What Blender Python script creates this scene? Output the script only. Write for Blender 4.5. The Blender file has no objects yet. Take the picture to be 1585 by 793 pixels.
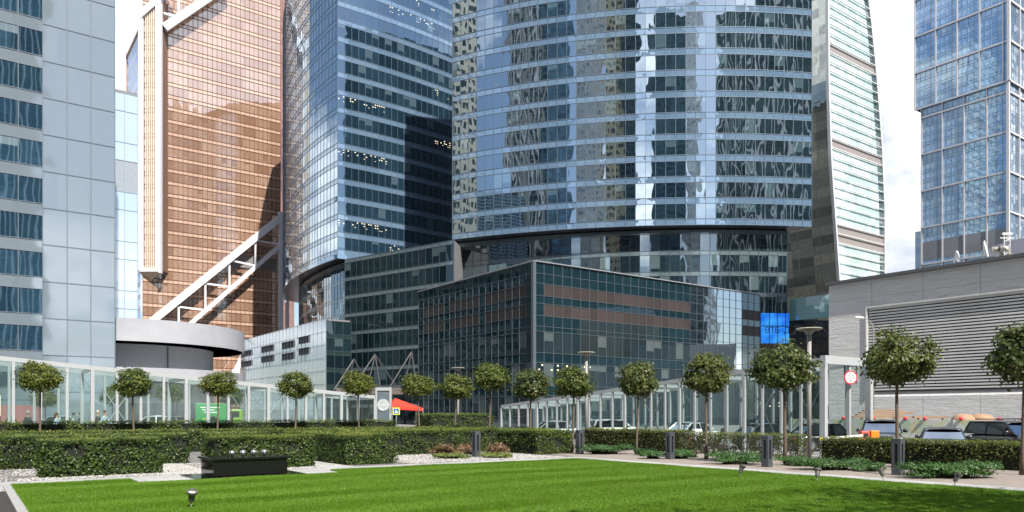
import bpy, bmesh, math, random
import numpy as np
from mathutils import Vector, Matrix
random.seed(7); RNG = np.random.default_rng(11)
SC = bpy.context.scene; COL = SC.collection
# ---------------------------------------------------------------- camera, sky, sun, exposure
F = 1168.0; CX = 792.5; HY = 640.0; CH = 1.7
cam = bpy.data.cameras.new('camera'); camo = bpy.data.objects.new('camera', cam); COL.objects.link(camo)
camo.location = (0, 0, CH); camo.rotation_euler = (math.pi/2, 0, 0)
cam.sensor_width = 36; cam.lens = 36*F/1585; cam.shift_y = (HY-396.5)/1585; cam.clip_end = 5000
SC.camera = camo
SUN_EL = math.radians(48); SUN_AZ = (0.454, -0.891)          # towards the sun, x / y
world = bpy.data.worlds.new('World'); SC.world = world; world.use_nodes = True
SC.view_settings.view_transform = 'Standard'; SC.view_settings.look = 'None'
SC.view_settings.exposure = 1.05; SC.view_settings.gamma = 1
sl = bpy.data.lights.new('sun', 'SUN'); sl.energy = 4.0; sl.angle = math.radians(0.5); sl.color = (1, .94, .85)
so = bpy.data.objects.new('sun', sl); COL.objects.link(so)
sv = Vector((SUN_AZ[0]*math.cos(SUN_EL), SUN_AZ[1]*math.cos(SUN_EL), math.sin(SUN_EL)))
so.rotation_euler = sv.to_track_quat('Z', 'Y').to_euler(); so.location = (60, -40, 120)

def nd(nt, typ, ins=None, **props):
    n = nt.nodes.new(typ)
    for k, v in props.items(): setattr(n, k, v)
    for k, v in (ins or {}).items():
        s = n.inputs[k]
        if isinstance(v, bpy.types.NodeSocket): nt.links.new(v, s)
        else: s.default_value = v
    return n
def c4(c): return (c[0], c[1], c[2], 1)
def mth(nt, op, a, b=0.0, c=None, clamp=False):
    n = nd(nt, 'ShaderNodeMath', {0: a, 1: b}, operation=op, use_clamp=clamp)
    if c is not None:
        if isinstance(c, bpy.types.NodeSocket): nt.links.new(c, n.inputs[2])
        else: n.inputs[2].default_value = c
    return n.outputs[0]
def vm(nt, op, a, b=None, s=None):
    n = nd(nt, 'ShaderNodeVectorMath', {0: a}, operation=op)
    if b is not None:
        if isinstance(b, bpy.types.NodeSocket): nt.links.new(b, n.inputs[1])
        else: n.inputs[1].default_value = b
    if s is not None:
        if isinstance(s, bpy.types.NodeSocket): nt.links.new(s, n.inputs['Scale'])
        else: n.inputs['Scale'].default_value = s
    return n.outputs[0]
def mixc(nt, f, a, b, bt='MIX'):
    n = nt.nodes.new('ShaderNodeMix'); n.data_type = 'RGBA'; n.blend_type = bt
    for i, v in ((0, f), (6, a), (7, b)):
        if isinstance(v, bpy.types.NodeSocket): nt.links.new(v, n.inputs[i])
        else: n.inputs[i].default_value = v if i == 0 else c4(v)
    return n.outputs[2]
def ramp(nt, fac, stops, interp='LINEAR'):
    n = nt.nodes.new('ShaderNodeValToRGB'); nt.links.new(fac, n.inputs[0]); r = n.color_ramp; r.interpolation = interp
    while len(r.elements) < len(stops): r.elements.new(0.5)
    for e, (p, c) in zip(r.elements, stops): e.position = p; e.color = c4(c)
    return n.outputs[0]
def noise(nt, vec, scale, detail=3, rough=.55, col=False, dist=0.0):
    n = nd(nt, 'ShaderNodeTexNoise', {'Scale': scale, 'Detail': detail, 'Roughness': rough, 'Distortion': dist})
    if vec is not None: nt.links.new(vec, n.inputs['Vector'])
    return n.outputs['Color' if col else 'Fac']

# sky with broken cloud
nt = world.node_tree; nt.nodes.clear()
sky = nd(nt, 'ShaderNodeTexSky', sky_type='NISHITA', sun_disc=False, sun_elevation=SUN_EL,
         sun_rotation=math.atan2(SUN_AZ[0], SUN_AZ[1]), air_density=1.0, dust_density=1.2, ozone_density=1.2)
tc = nd(nt, 'ShaderNodeTexCoord')
sep = nd(nt, 'ShaderNodeSeparateXYZ', {0: tc.outputs['Generated']})
zz = mth(nt, 'ADD', mth(nt, 'MAXIMUM', sep.outputs[2], 0.0), 0.25)
cu = nd(nt, 'ShaderNodeCombineXYZ', {0: mth(nt, 'DIVIDE', sep.outputs[0], zz), 1: mth(nt, 'DIVIDE', sep.outputs[1], zz), 2: 3.1}).outputs[0]
cn = noise(nt, cu, 1.35, 7, .58)
cov = ramp(nt, mth(nt, 'MULTIPLY_ADD', sep.outputs[1], .09, cn), [(.46, (0, 0, 0)), (.58, (1, 1, 1))])
shade = ramp(nt, noise(nt, cu, 2.6, 6, .6), [(.32, (6.0, 6.9, 8.6)), (.62, (14.6, 14.7, 14.9))])
far = nd(nt, 'ShaderNodeMapRange', {0: sep.outputs[1], 1: .15, 2: .85, 3: 1.0, 4: .60}).outputs[0]
shade = vm(nt, 'SCALE', shade, s=far)
n = nt.nodes.new('ShaderNodeMix'); n.data_type = 'RGBA'
nt.links.new(cov, n.inputs[0]); nt.links.new(sky.outputs[0], n.inputs[6]); nt.links.new(shade, n.inputs[7])
bg = nd(nt, 'ShaderNodeBackground', {0: n.outputs[2], 1: 0.075})
nt.links.new(bg.outputs[0], nd(nt, 'ShaderNodeOutputWorld').inputs[0])

# ---------------------------------------------------------------- materials
MATS = {}
def newmat(name):
    m = bpy.data.materials.new(name); m.use_nodes = True; m.node_tree.nodes.clear(); MATS[name] = m
    return m, m.node_tree
def outp(nt, sh): nt.links.new(sh, nd(nt, 'ShaderNodeOutputMaterial').inputs[0])
def pbr(name, col, rough=.6, metal=0.0, var=.12, vscale=3.0, bump=0.0, bscale=40.0, spec=.5, coat=0.0, emis=None, dirt=0.0):
    m, nt = newmat(name); tc = nd(nt, 'ShaderNodeTexCoord').outputs['Object']
    nf = noise(nt, tc, vscale, 5)
    c = mixc(nt, nf, tuple(x*(1-var*2) for x in col), tuple(min(1, x*(1+var*1.4)) for x in col))
    if dirt:
        d = ramp(nt, noise(nt, tc, vscale*.35, 6, .65), [(.45, (0, 0, 0)), (.75, (1, 1, 1))])
        c = mixc(nt, mth(nt, 'MULTIPLY', d, dirt), c, tuple(x*.45 for x in col))
    p = nd(nt, 'ShaderNodeBsdfPrincipled', {'Base Color': c, 'Metallic': metal, 'Specular IOR Level': spec, 'Coat Weight': coat, 'Coat Roughness': .05})
    rr = mth(nt, 'MULTIPLY_ADD', noise(nt, tc, vscale*2.3, 4), rough*.4, rough*.8); nt.links.new(rr, p.inputs['Roughness'])
    if bump:
        b = nd(nt, 'ShaderNodeBump', {'Strength': bump, 'Distance': .02, 'Height': noise(nt, tc, bscale, 4)})
        nt.links.new(b.outputs[0], p.inputs['Normal'])
    if emis: p.inputs['Emission Color'].default_value = c4(emis[0]); p.inputs['Emission Strength'].default_value = emis[1]
    outp(nt, p.outputs[0]); return m
def glassmat(name, dark, light, refl, gcol, tilt=.012, wave=.03, wscale=.6, blinds=.25, blindcol=(.3, .36, .38), rough=.015, lights=0.0, lightscale=1.0, iox=1.55, zstretch=1.0):
    """facade glass: mirror coat over a room; uv counts panes"""
    m, nt = newmat(name)
    tc = nd(nt, 'ShaderNodeTexCoord'); uv = tc.outputs['UV']; ob = tc.outputs['Object']
    fl = vm(nt, 'FLOOR', uv); fr = vm(nt, 'FRACTION', uv)
    wn = nd(nt, 'ShaderNodeTexWhiteNoise', {'Vector': fl}, noise_dimensions='3D')
    wn2 = nd(nt, 'ShaderNodeTexWhiteNoise', {'Vector': vm(nt, 'ADD', fl, (17.3, 5.1, 2.7))}, noise_dimensions='3D')
    wide = nd(nt, 'ShaderNodeTexWhiteNoise', {'Vector': vm(nt, 'FLOOR', vm(nt, 'MULTIPLY', uv, (.34, 1, 1)))}, noise_dimensions='3D')
    fs = nd(nt, 'ShaderNodeSeparateXYZ', {0: fr})
    rn = noise(nt, vm(nt, 'MULTIPLY', uv, (1.7, 2.3, 1)), 1.0, 4, .7)
    base = mixc(nt, mth(nt, 'MULTIPLY', wide.outputs[0], rn), dark, light)
    on = mth(nt, 'LESS_THAN', wn.outputs[0], blinds)
    low = mth(nt, 'GREATER_THAN', fs.outputs[1], mth(nt, 'MULTIPLY', wn2.outputs[0], .8))
    base = mixc(nt, mth(nt, 'MULTIPLY', on, low), base, blindcol)
    geo = nd(nt, 'ShaderNodeNewGeometry')
    t = vm(nt, 'SCALE', vm(nt, 'SUBTRACT', wn.outputs[1], (.5, .5, .5)), s=tilt*2)
    off = vm(nt, 'ADD', vm(nt, 'MULTIPLY', ob, (1, 1, zstretch)), vm(nt, 'SCALE', wn2.outputs[1], s=7.0))
    w = vm(nt, 'SCALE', vm(nt, 'SUBTRACT', noise(nt, off, wscale, 1.5, .5, col=True), (.5, .5, .5)), s=wave*2); w = vm(nt, 'MULTIPLY', w, (1, 1, .35))
    nn = vm(nt, 'NORMALIZE', vm(nt, 'ADD', vm(nt, 'ADD', geo.outputs['Normal'], t), w))
    dif = nd(nt, 'ShaderNodeBsdfDiffuse', {'Color': base})
    glo = nd(nt, 'ShaderNodeBsdfAnisotropic', {'Color': c4(gcol), 'Roughness': rough, 'Normal': nn})
    fz = nd(nt, 'ShaderNodeFresnel', {'IOR': iox, 'Normal': nn}).outputs[0]
    fac = mth(nt, 'MULTIPLY_ADD', fz, 1-refl, refl)
    mx = nd(nt, 'ShaderNodeMixShader', {0: fac, 1: dif.outputs[0], 2: glo.outputs[0]}).outputs[0]
    if lights:      # ceiling lamps of lit rooms seen through the glass
        q = vm(nt, 'MULTIPLY', uv, (3.0*lightscale, 5.0, 1)); qf = nd(nt, 'ShaderNodeSeparateXYZ', {0: vm(nt, 'FRACTION', q)})
        qn = nd(nt, 'ShaderNodeTexWhiteNoise', {'Vector': vm(nt, 'FLOOR', q)}, noise_dimensions='3D').outputs[0]
        room = nd(nt, 'ShaderNodeTexWhiteNoise', {'Vector': vm(nt, 'FLOOR', vm(nt, 'MULTIPLY', uv, (.13, 1, 1)))}, noise_dimensions='3D').outputs[0]
        a = mth(nt, 'LESS_THAN', qn, .26); b = mth(nt, 'LESS_THAN', room, lights)
        d = mth(nt, 'LESS_THAN', mth(nt, 'ABSOLUTE', mth(nt, 'SUBTRACT', qf.outputs[0], .5)), .27)
        e = mth(nt, 'LESS_THAN', mth(nt, 'ABSOLUTE', mth(nt, 'SUBTRACT', qf.outputs[1], .5)), .17)
        g = mth(nt, 'GREATER_THAN', fs.outputs[1], .5)
        al = mth(nt, 'MULTIPLY', mth(nt, 'MULTIPLY', mth(nt, 'MULTIPLY', a, b), mth(nt, 'MULTIPLY', d, e)), g)
        em = nd(nt, 'ShaderNodeEmission', {'Color': (1, .86, .6, 1), 'Strength': mth(nt, 'MULTIPLY', al, .9)})
        mx = nd(nt, 'ShaderNodeAddShader', {0: mx, 1: em.outputs[0]}).outputs[0]
    outp(nt, mx); return m
def winwall(name, wall, glass, fx=.6, fy=.6, refl=.3):
    """masonry or panel wall with a grid of windows; uv counts bays"""
    m, nt = newmat(name)
    tc = nd(nt, 'ShaderNodeTexCoord'); uv = tc.outputs['UV']
    fs = nd(nt, 'ShaderNodeSeparateXYZ', {0: vm(nt, 'FRACTION', uv)})
    wn = nd(nt, 'ShaderNodeTexWhiteNoise', {'Vector': vm(nt, 'FLOOR', uv)}, noise_dimensions='3D').outputs[0]
    a = mth(nt, 'LESS_THAN', mth(nt, 'ABSOLUTE', mth(nt, 'SUBTRACT', fs.outputs[0], .5)), fx/2)
    b = mth(nt, 'LESS_THAN', mth(nt, 'ABSOLUTE', mth(nt, 'SUBTRACT', fs.outputs[1], .5)), fy/2)
    w = mth(nt, 'MULTIPLY', a, b)
    wc = mixc(nt, noise(nt, tc.outputs['Object'], .3, 4), tuple(x*.8 for x in wall), wall)
    gc = mixc(nt, wn, tuple(x*.5 for x in glass), tuple(min(1, x*1.7) for x in glass))
    c = mixc(nt, w, wc, gc)
    p = nd(nt, 'ShaderNodeBsdfPrincipled', {'Base Color': c, 'Roughness': mth(nt, 'MULTIPLY_ADD', w, -.55, .6), 'Metallic': mth(nt, 'MULTIPLY', w, refl)})
    outp(nt, p.outputs[0]); return m
def leafmat(name, ca, cb, cc=None, trans=.3, rough=.45):
    m, nt = newmat(name)
    g = nd(nt, 'ShaderNodeNewGeometry'); ri = g.outputs['Random Per Island']
    tc = nd(nt, 'ShaderNodeTexCoord').outputs['Object']
    stops = [(0, ca), (.7, cb)] + ([(1.0, cc)] if cc else [])
    c = ramp(nt, ri, stops)
    c = mixc(nt, mth(nt, 'MULTIPLY', noise(nt, tc, 1.6, 3), .7), c, tuple(x*.55 for x in ca))
    oi = nd(nt, 'ShaderNodeObjectInfo').outputs['Random']; c = mixc(nt, mth(nt, 'MULTIPLY', oi, .38), c, (cb[0]*1.55, cb[1]*1.2, cb[2]))
    p = nd(nt, 'ShaderNodeBsdfPrincipled', {'Base Color': c, 'Roughness': rough, 'Specular IOR Level': .35})
    t = nd(nt, 'ShaderNodeBsdfTranslucent', {'Color': mixc(nt, .5, c, cb)})
    outp(nt, nd(nt, 'ShaderNodeMixShader', {0: trans, 1: p.outputs[0], 2: t.outputs[0]}).outputs[0]); return m

# ---------------------------------------------------------------- mesh helpers
class MB:
    def __init__(s): s.v = []; s.f = []; s.uv = []; s.mi = []
    def quad(s, a, b, c, d, uv=None, mi=0):
        i = len(s.v); s.v += [tuple(a), tuple(b), tuple(c), tuple(d)]; s.f.append((i, i+1, i+2, i+3)); s.mi.append(mi)
        s.uv += list(uv or ((0, 0), (1, 0), (1, 1), (0, 1)))
    def poly(s, pts, mi=0):
        i = len(s.v); s.v += [tuple(p) for p in pts]; s.f.append(tuple(range(i, i+len(pts)))); s.mi.append(mi)
        s.uv += [(p[0], p[1]) for p in pts]
    def box(s, x0, x1, y0, y1, z0, z1, M=None, mi=0):
        P = [Vector((x, y, z)) for z in (z0, z1) for y in (y0, y1) for x in (x0, x1)]
        if M is not None: P = [M @ p for p in P]
        for q in ((0, 2, 3, 1), (4, 5, 7, 6), (0, 1, 5, 4), (1, 3, 7, 5), (3, 2, 6, 7), (2, 0, 4, 6)): s.quad(*[P[k] for k in q], mi=mi)
    def bar(s, p, q, w, h=None, up=(0, 0, 1), mi=0):
        """a rectangular bar from p to q, w across, h along `up`"""
        h = h or w; p = Vector(p); q = Vector(q); d = (q-p).normalized(); u = Vector(up)
        if abs(d.dot(u)) > .98: u = Vector((A[0], A[1], 0))
        r = d.cross(u).normalized()*w/2; u = r.cross(d).normalized()*h/2
        P = [e+sx*r+sy*u for e in (p, q) for sy in (-1, 1) for sx in (-1, 1)]
        for k in ((0, 1, 3, 2), (4, 6, 7, 5), (0, 4, 5, 1), (1, 5, 7, 3), (3, 7, 6, 2), (2, 6, 4, 0)): s.quad(*[P[j] for j in k], mi=mi)
    def tube(s, pts, rad, n=8, cap=True, mi=0):
        pts = [Vector(p) for p in pts]; rad = rad if isinstance(rad, (list, tuple)) else [rad]*len(pts)
        rings = []
        for i, p in enumerate(pts):
            d = (pts[min(i+1, len(pts)-1)]-pts[max(i-1, 0)]).normalized()
            u = Vector((0, 0, 1)) if abs(d.z) < .9 else Vector((1, 0, 0))
            r = d.cross(u).normalized(); w = r.cross(d)
            rings.append([p+rad[i]*(math.cos(2*math.pi*k/n)*r+math.sin(2*math.pi*k/n)*w) for k in range(n)])
        b = len(s.v)
        for R in rings: s.v += [tuple(x) for x in R]
        for i in range(len(rings)-1):
            for k in range(n):
                k2 = (k+1) % n; s.f.append((b+i*n+k, b+i*n+k2, b+(i+1)*n+k2, b+(i+1)*n+k)); s.mi.append(mi); s.uv += [(0, 0)]*4
        if cap:
            s.f.append(tuple(b+k for k in reversed(range(n)))); s.mi.append(mi); s.uv += [(0, 0)]*n
            s.f.append(tuple(b+(len(rings)-1)*n+k for k in range(n))); s.mi.append(mi); s.uv += [(0, 0)]*n
    def lathe(s, prof, c=(0, 0, 0), n=16, mi=0, sx=1, sy=1):
        b = len(s.v)
        for r, z in prof:
            for k in range(n):
                t = 2*math.pi*k/n; s.v.append((c[0]+sx*r*math.cos(t), c[1]+sy*r*math.sin(t), c[2]+z))
        for i in range(len(prof)-1):
            for k in range(n):
                k2 = (k+1) % n; s.f.append((b+i*n+k, b+i*n+k2, b+(i+1)*n+k2, b+(i+1)*n+k)); s.mi.append(mi); s.uv += [(0, 0)]*4
        for i, rv in ((0, True), (len(prof)-1, False)):
            if prof[i][0] > 1e-4:
                r = range(n); s.f.append(tuple(b+i*n+k for k in (reversed(r) if rv else r))); s.mi.append(mi); s.uv += [(0, 0)]*n
    def prism(s, poly, z0, z1, mi=0, top=True, bottom=True, uvs=(1, 1)):
        n = len(poly); cum = 0
        for i in range(n):
            p = poly[i]; q = poly[(i+1) % n]; L = math.hypot(q[0]-p[0], q[1]-p[1])
            s.quad((p[0], p[1], z0), (q[0], q[1], z0), (q[0], q[1], z1), (p[0], p[1], z1),
                   uv=((cum/uvs[0], z0/uvs[1]), ((cum+L)/uvs[0], z0/uvs[1]), ((cum+L)/uvs[0], z1/uvs[1]), (cum/uvs[0], z1/uvs[1])), mi=mi); cum += L
        if top: s.poly([(p[0], p[1], z1) for p in poly], mi)
        if bottom: s.poly([(p[0], p[1], z0) for p in reversed(poly)], mi)
    def build(s, name, mats, parent=None, smooth=False, loc=None, bevel=0):
        me = bpy.data.meshes.new(name); me.from_pydata(s.v, [], s.f)
        uvl = me.uv_layers.new(name='UVMap'); uvl.data.foreach_set('uv', np.array(s.uv, dtype=np.float32).ravel())
        mats = mats if isinstance(mats, (list, tuple)) else [mats]
        for m in mats: me.materials.append(m)
        me.polygons.foreach_set('material_index', s.mi)
        if smooth: me.polygons.foreach_set('use_smooth', [True]*len(me.polygons))
        me.update(); o = bpy.data.objects.new(name, me); COL.objects.link(o)
        if bevel:
            b = bmesh.new(); b.from_mesh(me); bmesh.ops.remove_doubles(b, verts=b.verts, dist=1e-4); b.to_mesh(me); b.free()
            md = o.modifiers.new('bevel', 'BEVEL'); md.width = bevel; md.segments = 2; md.limit_method = 'ANGLE'
        if parent: o.parent = parent
        if loc: o.location = loc
        return o
def fastmesh(name, V, Fc, mat, parent=None, smooth=False):
    me = bpy.data.meshes.new(name); nv = len(V); nf, k = Fc.shape
    me.vertices.add(nv); me.vertices.foreach_set('co', V.astype(np.float32).ravel())
    me.loops.add(nf*k); me.loops.foreach_set('vertex_index', Fc.astype(np.int32).ravel())
    me.polygons.add(nf); me.polygons.foreach_set('loop_start', np.arange(0, nf*k, k, dtype=np.int32))
    me.polygons.foreach_set('loop_total', np.full(nf, k, dtype=np.int32))
    me.update(calc_edges=True); me.validate(); me.materials.append(mat)
    o = bpy.data.objects.new(name, me); COL.objects.link(o)
    if parent: o.parent = parent
    return o
def tag(o, label, cat, group=None, kind=None):
    o['label'] = label; o['category'] = cat
    if group: o['group'] = group
    if kind: o['kind'] = kind
    return o
def empty(name, loc=(0, 0, 0), rz=0):
    o = bpy.data.objects.new(name, None); o.location = loc; o.rotation_euler = (0, 0, rz); COL.objects.link(o); return o
def thing(name, label, cat, loc=(0, 0, 0), rz=0, group=None): return tag(empty(name, loc, rz), label, cat, group)
KIDS = {}
def copytree(o, parent=None):
    kids = [c for c in bpy.data.objects if c.parent == o]
    c = o.copy(); COL.objects.link(c)
    if parent: c.parent = parent
    for k in kids: copytree(k, c)
    return c
def struct(o): o['kind'] = 'structure'; return o

# garden grid: lawn corner C, axes A (away to the right) and B (away to the left)
A = (.809, .588); B = (-.588, .809); C0 = (2.3, 27.6); AZ = math.atan2(A[1], A[0])
def G(a, b, z=None):
    x = C0[0]+a*A[0]+b*B[0]; y = C0[1]+a*A[1]+b*B[1]
    return (x, y) if z is None else (x, y, z)
def W(px, py, Y): return ((px-CX)/F*Y, Y, CH+(HY-py)/F*Y)
def along(p, d, s): return (p[0]+d[0]*s, p[1]+d[1]*s)
def hit(p, d, px):
    """distance along d from p at which the line crosses the sight line of column px"""
    u = (px-CX)/F; return (u*p[1]-p[0])/(d[0]-u*d[1])
def arc3(p0, p1, p2, n):
    ax, ay = p0; bx, by = p1; cx, cy = p2
    d = 2*(ax*(by-cy)+bx*(cy-ay)+cx*(ay-by))
    ux = ((ax*ax+ay*ay)*(by-cy)+(bx*bx+by*by)*(cy-ay)+(cx*cx+cy*cy)*(ay-by))/d
    uy = ((ax*ax+ay*ay)*(cx-bx)+(bx*bx+by*by)*(ax-cx)+(cx*cx+cy*cy)*(bx-ax))/d
    r = math.hypot(ax-ux, ay-uy); t0 = math.atan2(ay-uy, ax-ux); t1 = math.atan2(cy-uy, cx-ux); tm = math.atan2(by-uy, bx-ux)
    def norm(t, ref):
        while t-ref > math.pi: t -= 2*math.pi
        while t-ref < -math.pi: t += 2*math.pi
        return t
    tm = norm(tm, t0); t1 = norm(t1, tm)
    return [(ux+r*math.cos(t0+(t1-t0)*k/n), uy+r*math.sin(t0+(t1-t0)*k/n)) for k in range(n+1)]
def offset(pts, d):
    """move a left-to-right facade line inwards by d"""
    out = []; pts = [p for i, p in enumerate(pts) if i == 0 or math.dist(p, pts[i-1]) > 1e-3]
    for i, p in enumerate(pts):
        a = pts[max(i-1, 0)]; b = pts[min(i+1, len(pts)-1)]; L = math.hypot(b[0]-a[0], b[1]-a[1])
        nx, ny = (b[1]-a[1])/L, -(b[0]-a[0])/L
        out.append((p[0]-nx*d, p[1]-ny*d))
    return out
def resample(pts, mod):
    out = [pts[0]]
    for p, q in zip(pts, pts[1:]):
        L = math.hypot(q[0]-p[0], q[1]-p[1]); n = max(1, round(L/mod))
        out += [(p[0]+(q[0]-p[0])*k/n, p[1]+(q[1]-p[1])*k/n) for k in range(1, n+1)]
    return out
def facade(parent, pts, z0, floors, fh, hs, glass, span, mull, mw=.07, md=.07, hl=.08, u0=0, gname='window_band', sname='spandrel', top_sp=True, everymull=1):
    """storeys of ribbon glazing; every storey's glass and spandrel is a part; pts run left to right"""
    P = pts
    for k in range(floors+1):
        za = z0+k*fh; zb = za+hs; zc = za+fh
        if k < floors or top_sp:
            m = MB()
            for i in range(len(P)-1): m.quad((*P[i], za), (*P[i+1], za), (*P[i+1], zb), (*P[i], zb), uv=((u0+i, k), (u0+i+1, k), (u0+i+1, k+1), (u0+i, k+1)))
            m.build(sname, span, parent)
        if k < floors:
            m = MB()
            for i in range(len(P)-1): m.quad((*P[i], zb), (*P[i+1], zb), (*P[i+1], zc), (*P[i], zc), uv=((u0+i, k), (u0+i+1, k), (u0+i+1, k+1), (u0+i, k+1)))
            m.build(gname, glass, parent)
    O = offset(P, -md*.5); m = MB(); zt = z0+floors*fh+(hs if top_sp else 0)
    for i in range(0, len(O), everymull):
        j0 = P[max(i-1, 0)]; j1 = P[min(i+1, len(P)-1)]; L = math.hypot(j1[0]-j0[0], j1[1]-j0[1]); tx, ty = (j1[0]-j0[0])/L, (j1[1]-j0[1])/L
        nx, ny = ty, -tx; M = Matrix(((tx, nx, 0, O[i][0]), (ty, ny, 0, O[i][1]), (0, 0, 1, 0), (0, 0, 0, 1)))
        m.box(-mw/2, mw/2, -md/2-.01, md/2, z0, zt, M)
    if hl:
        Oh = offset(P, -md*.4)
        for k in range(floors+1):
            for zz in (z0+k*fh, z0+k*fh+hs):
                if zz > zt+.01: continue
                for i in range(len(Oh)-1): m.bar((*Oh[i], zz), (*Oh[i+1], zz), md*.8, hl)
    m.build('mullion_grid', mull, parent)
# ---------------------------------------------------------------- shared materials
dark_box = pbr('dark_interior', (.03, .035, .04), .8)
white_metal = pbr('white_steel', (.74, .76, .78), .35, var=.04, dirt=.15)
grey_metal = pbr('grey_steel', (.33, .35, .37), .4, metal=.3, var=.08, dirt=.2)
dark_metal = pbr('dark_steel', (.025, .028, .032), .5)
mull_blue = pbr('blue_grey_mullion', (.12, .17, .23), .45, metal=.3)
mull_dark = pbr('dark_mullion', (.075, .1, .12), .4, metal=.3)
mull_light = pbr('light_mullion', (.42, .45, .48), .4, metal=.3)
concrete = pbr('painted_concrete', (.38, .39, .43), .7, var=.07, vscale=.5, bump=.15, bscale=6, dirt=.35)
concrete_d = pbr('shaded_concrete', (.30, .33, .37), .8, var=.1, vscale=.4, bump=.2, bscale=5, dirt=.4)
roofm = pbr('roof_membrane', (.2, .2, .21), .8)
G_blue = glassmat('blue_tower_glass', (.004, .012, .018), (.025, .06, .075), .52, (.80, .92, 1.0), tilt=.0035, wave=.015, wscale=.6, blinds=.09, blindcol=(.09, .15, .175), lights=0, zstretch=.3)
G_shade = glassmat('lit_office_glass', (.008, .022, .038), (.03, .08, .13), .3, (.68, .84, 1.0), tilt=.004, wave=.015, wscale=.5, blinds=.12, blindcol=(.08, .13, .17), lights=.12, lightscale=1)
S_blue = glassmat('blue_spandrel_glass', (.12, .20, .31), (.20, .30, .42), .24, (.78, .9, 1.0), tilt=.008, wave=.03, wscale=.8, blinds=0)
S_pod = glassmat('grey_spandrel_glass', (.1, .14, .155), (.17, .215, .23), .18, (.85, .95, 1), tilt=.004, wave=.01, blinds=0, rough=.12)
G_pod = glassmat('podium_glass', (.004, .012, .018), (.03, .06, .07), .25, (.82, .92, .97), tilt=.004, wave=.018, wscale=.4, blinds=.2, blindcol=(.1, .15, .16), zstretch=.3, lights=.04)
G_dark = glassmat('dark_block_glass', (.008, .024, .032), (.018, .045, .058), .15, (.75, .9, 1), tilt=.003, wave=.015, wscale=.5, blinds=0)
G_dwin = glassmat('dark_block_window', (.010, .022, .028), (.035, .055, .062), .14, (.8, .92, .97), tilt=.003, wave=.015, wscale=.5, blinds=.28, blindcol=(.085, .11, .115), lights=.07)
G_left = glassmat('left_block_window', (.01, .03, .055), (.05, .12, .19), .34, (.62, .82, 1.0), tilt=.005, wave=.005, wscale=.7, zstretch=.3, blinds=.15, blindcol=(.2, .27, .31), lights=.04)
P_left = glassmat('enamelled_glass_panel', (.155, .195, .23), (.19, .23, .262), .12, (.8, .9, 1), tilt=.004, wave=.015, wscale=.35, blinds=0, rough=.04)
P_pale = glassmat('pale_blue_panel', (.36, .47, .58), (.46, .58, .68), .22, (.9, .97, 1), tilt=.006, wave=.012, blinds=0, rough=.04)
G_cop = glassmat('copper_glass', (.42, .24, .16), (.88, .62, .47), .52, (1.0, .86, .72), tilt=.005, wave=.028, wscale=.5, blinds=.06, blindcol=(.42, .25, .18), zstretch=.5, rough=.03)
S_cop = glassmat('copper_spandrel', (.68, .46, .35), (.82, .60, .48), .30, (1.0, .80, .64), tilt=.008, wave=.03, blinds=0, rough=.06)
mull_cop = pbr('copper_mullion', (.13, .06, .04), .5, metal=.3)
G_stripe = glassmat('blue_striped_glass', (.1, .16, .3), (.2, .28, .45), .4, (.7, .8, 1), blinds=0)
G_sail = glassmat('pale_green_glass', (.50, .64, .62), (.66, .78, .76), .28, (.93, 1, .98), tilt=.01, wave=.03, wscale=.5, blinds=.3, blindcol=(.75, .84, .82), rough=.04)
G_saild = glassmat('mirror_side_glass', (.12, .14, .12), (.80, .76, .60), .3, (.9, .92, .84), tilt=.015, wave=.05, wscale=.4, zstretch=.4, blinds=0, blindcol=(.3, .28, .22))
G_right = glassmat('light_blue_glass', (.24, .44, .74), (.42, .60, .84), .24, (.72, .87, 1.0), tilt=.006, wave=.015, wscale=.5, blinds=.2, blindcol=(.42, .56, .72), rough=.03)
G_rside = glassmat('grey_blue_side_glass', (.06, .1, .14), (.25, .3, .34), .4, (.85, .92, 1), tilt=.02, wave=.05, blinds=.3, blindcol=(.4, .43, .45))
G_silver = glassmat('silver_cladding', (.40, .45, .48), (.48, .53, .56), .28, (.9, .95, 1), tilt=.003, wave=.002, wscale=.3, blinds=0, rough=.05)
pale_band = pbr('brown_grey_band', (.27, .24, .235), .6)

# ---------------------------------------------------------------- ground
mg, nt = newmat('asphalt_paving')
ob = nd(nt, 'ShaderNodeTexCoord').outputs['Object']
c = mixc(nt, noise(nt, ob, .35, 6), (.16, .16, .165), (.26, .26, .265)); c = mixc(nt, noise(nt, ob, 60, 2), c, (.3, .3, .3), 'MULTIPLY') if False else c
p = nd(nt, 'ShaderNodeBsdfPrincipled', {'Base Color': c, 'Roughness': .8}); outp(nt, p.outputs[0])
m = MB(); m.quad((-900, -700, -.35), (900, -700, -.35), (900, 1500, -.35), (-900, 1500, -.35)); g_ = struct(m.build('ground', mg))
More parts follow.
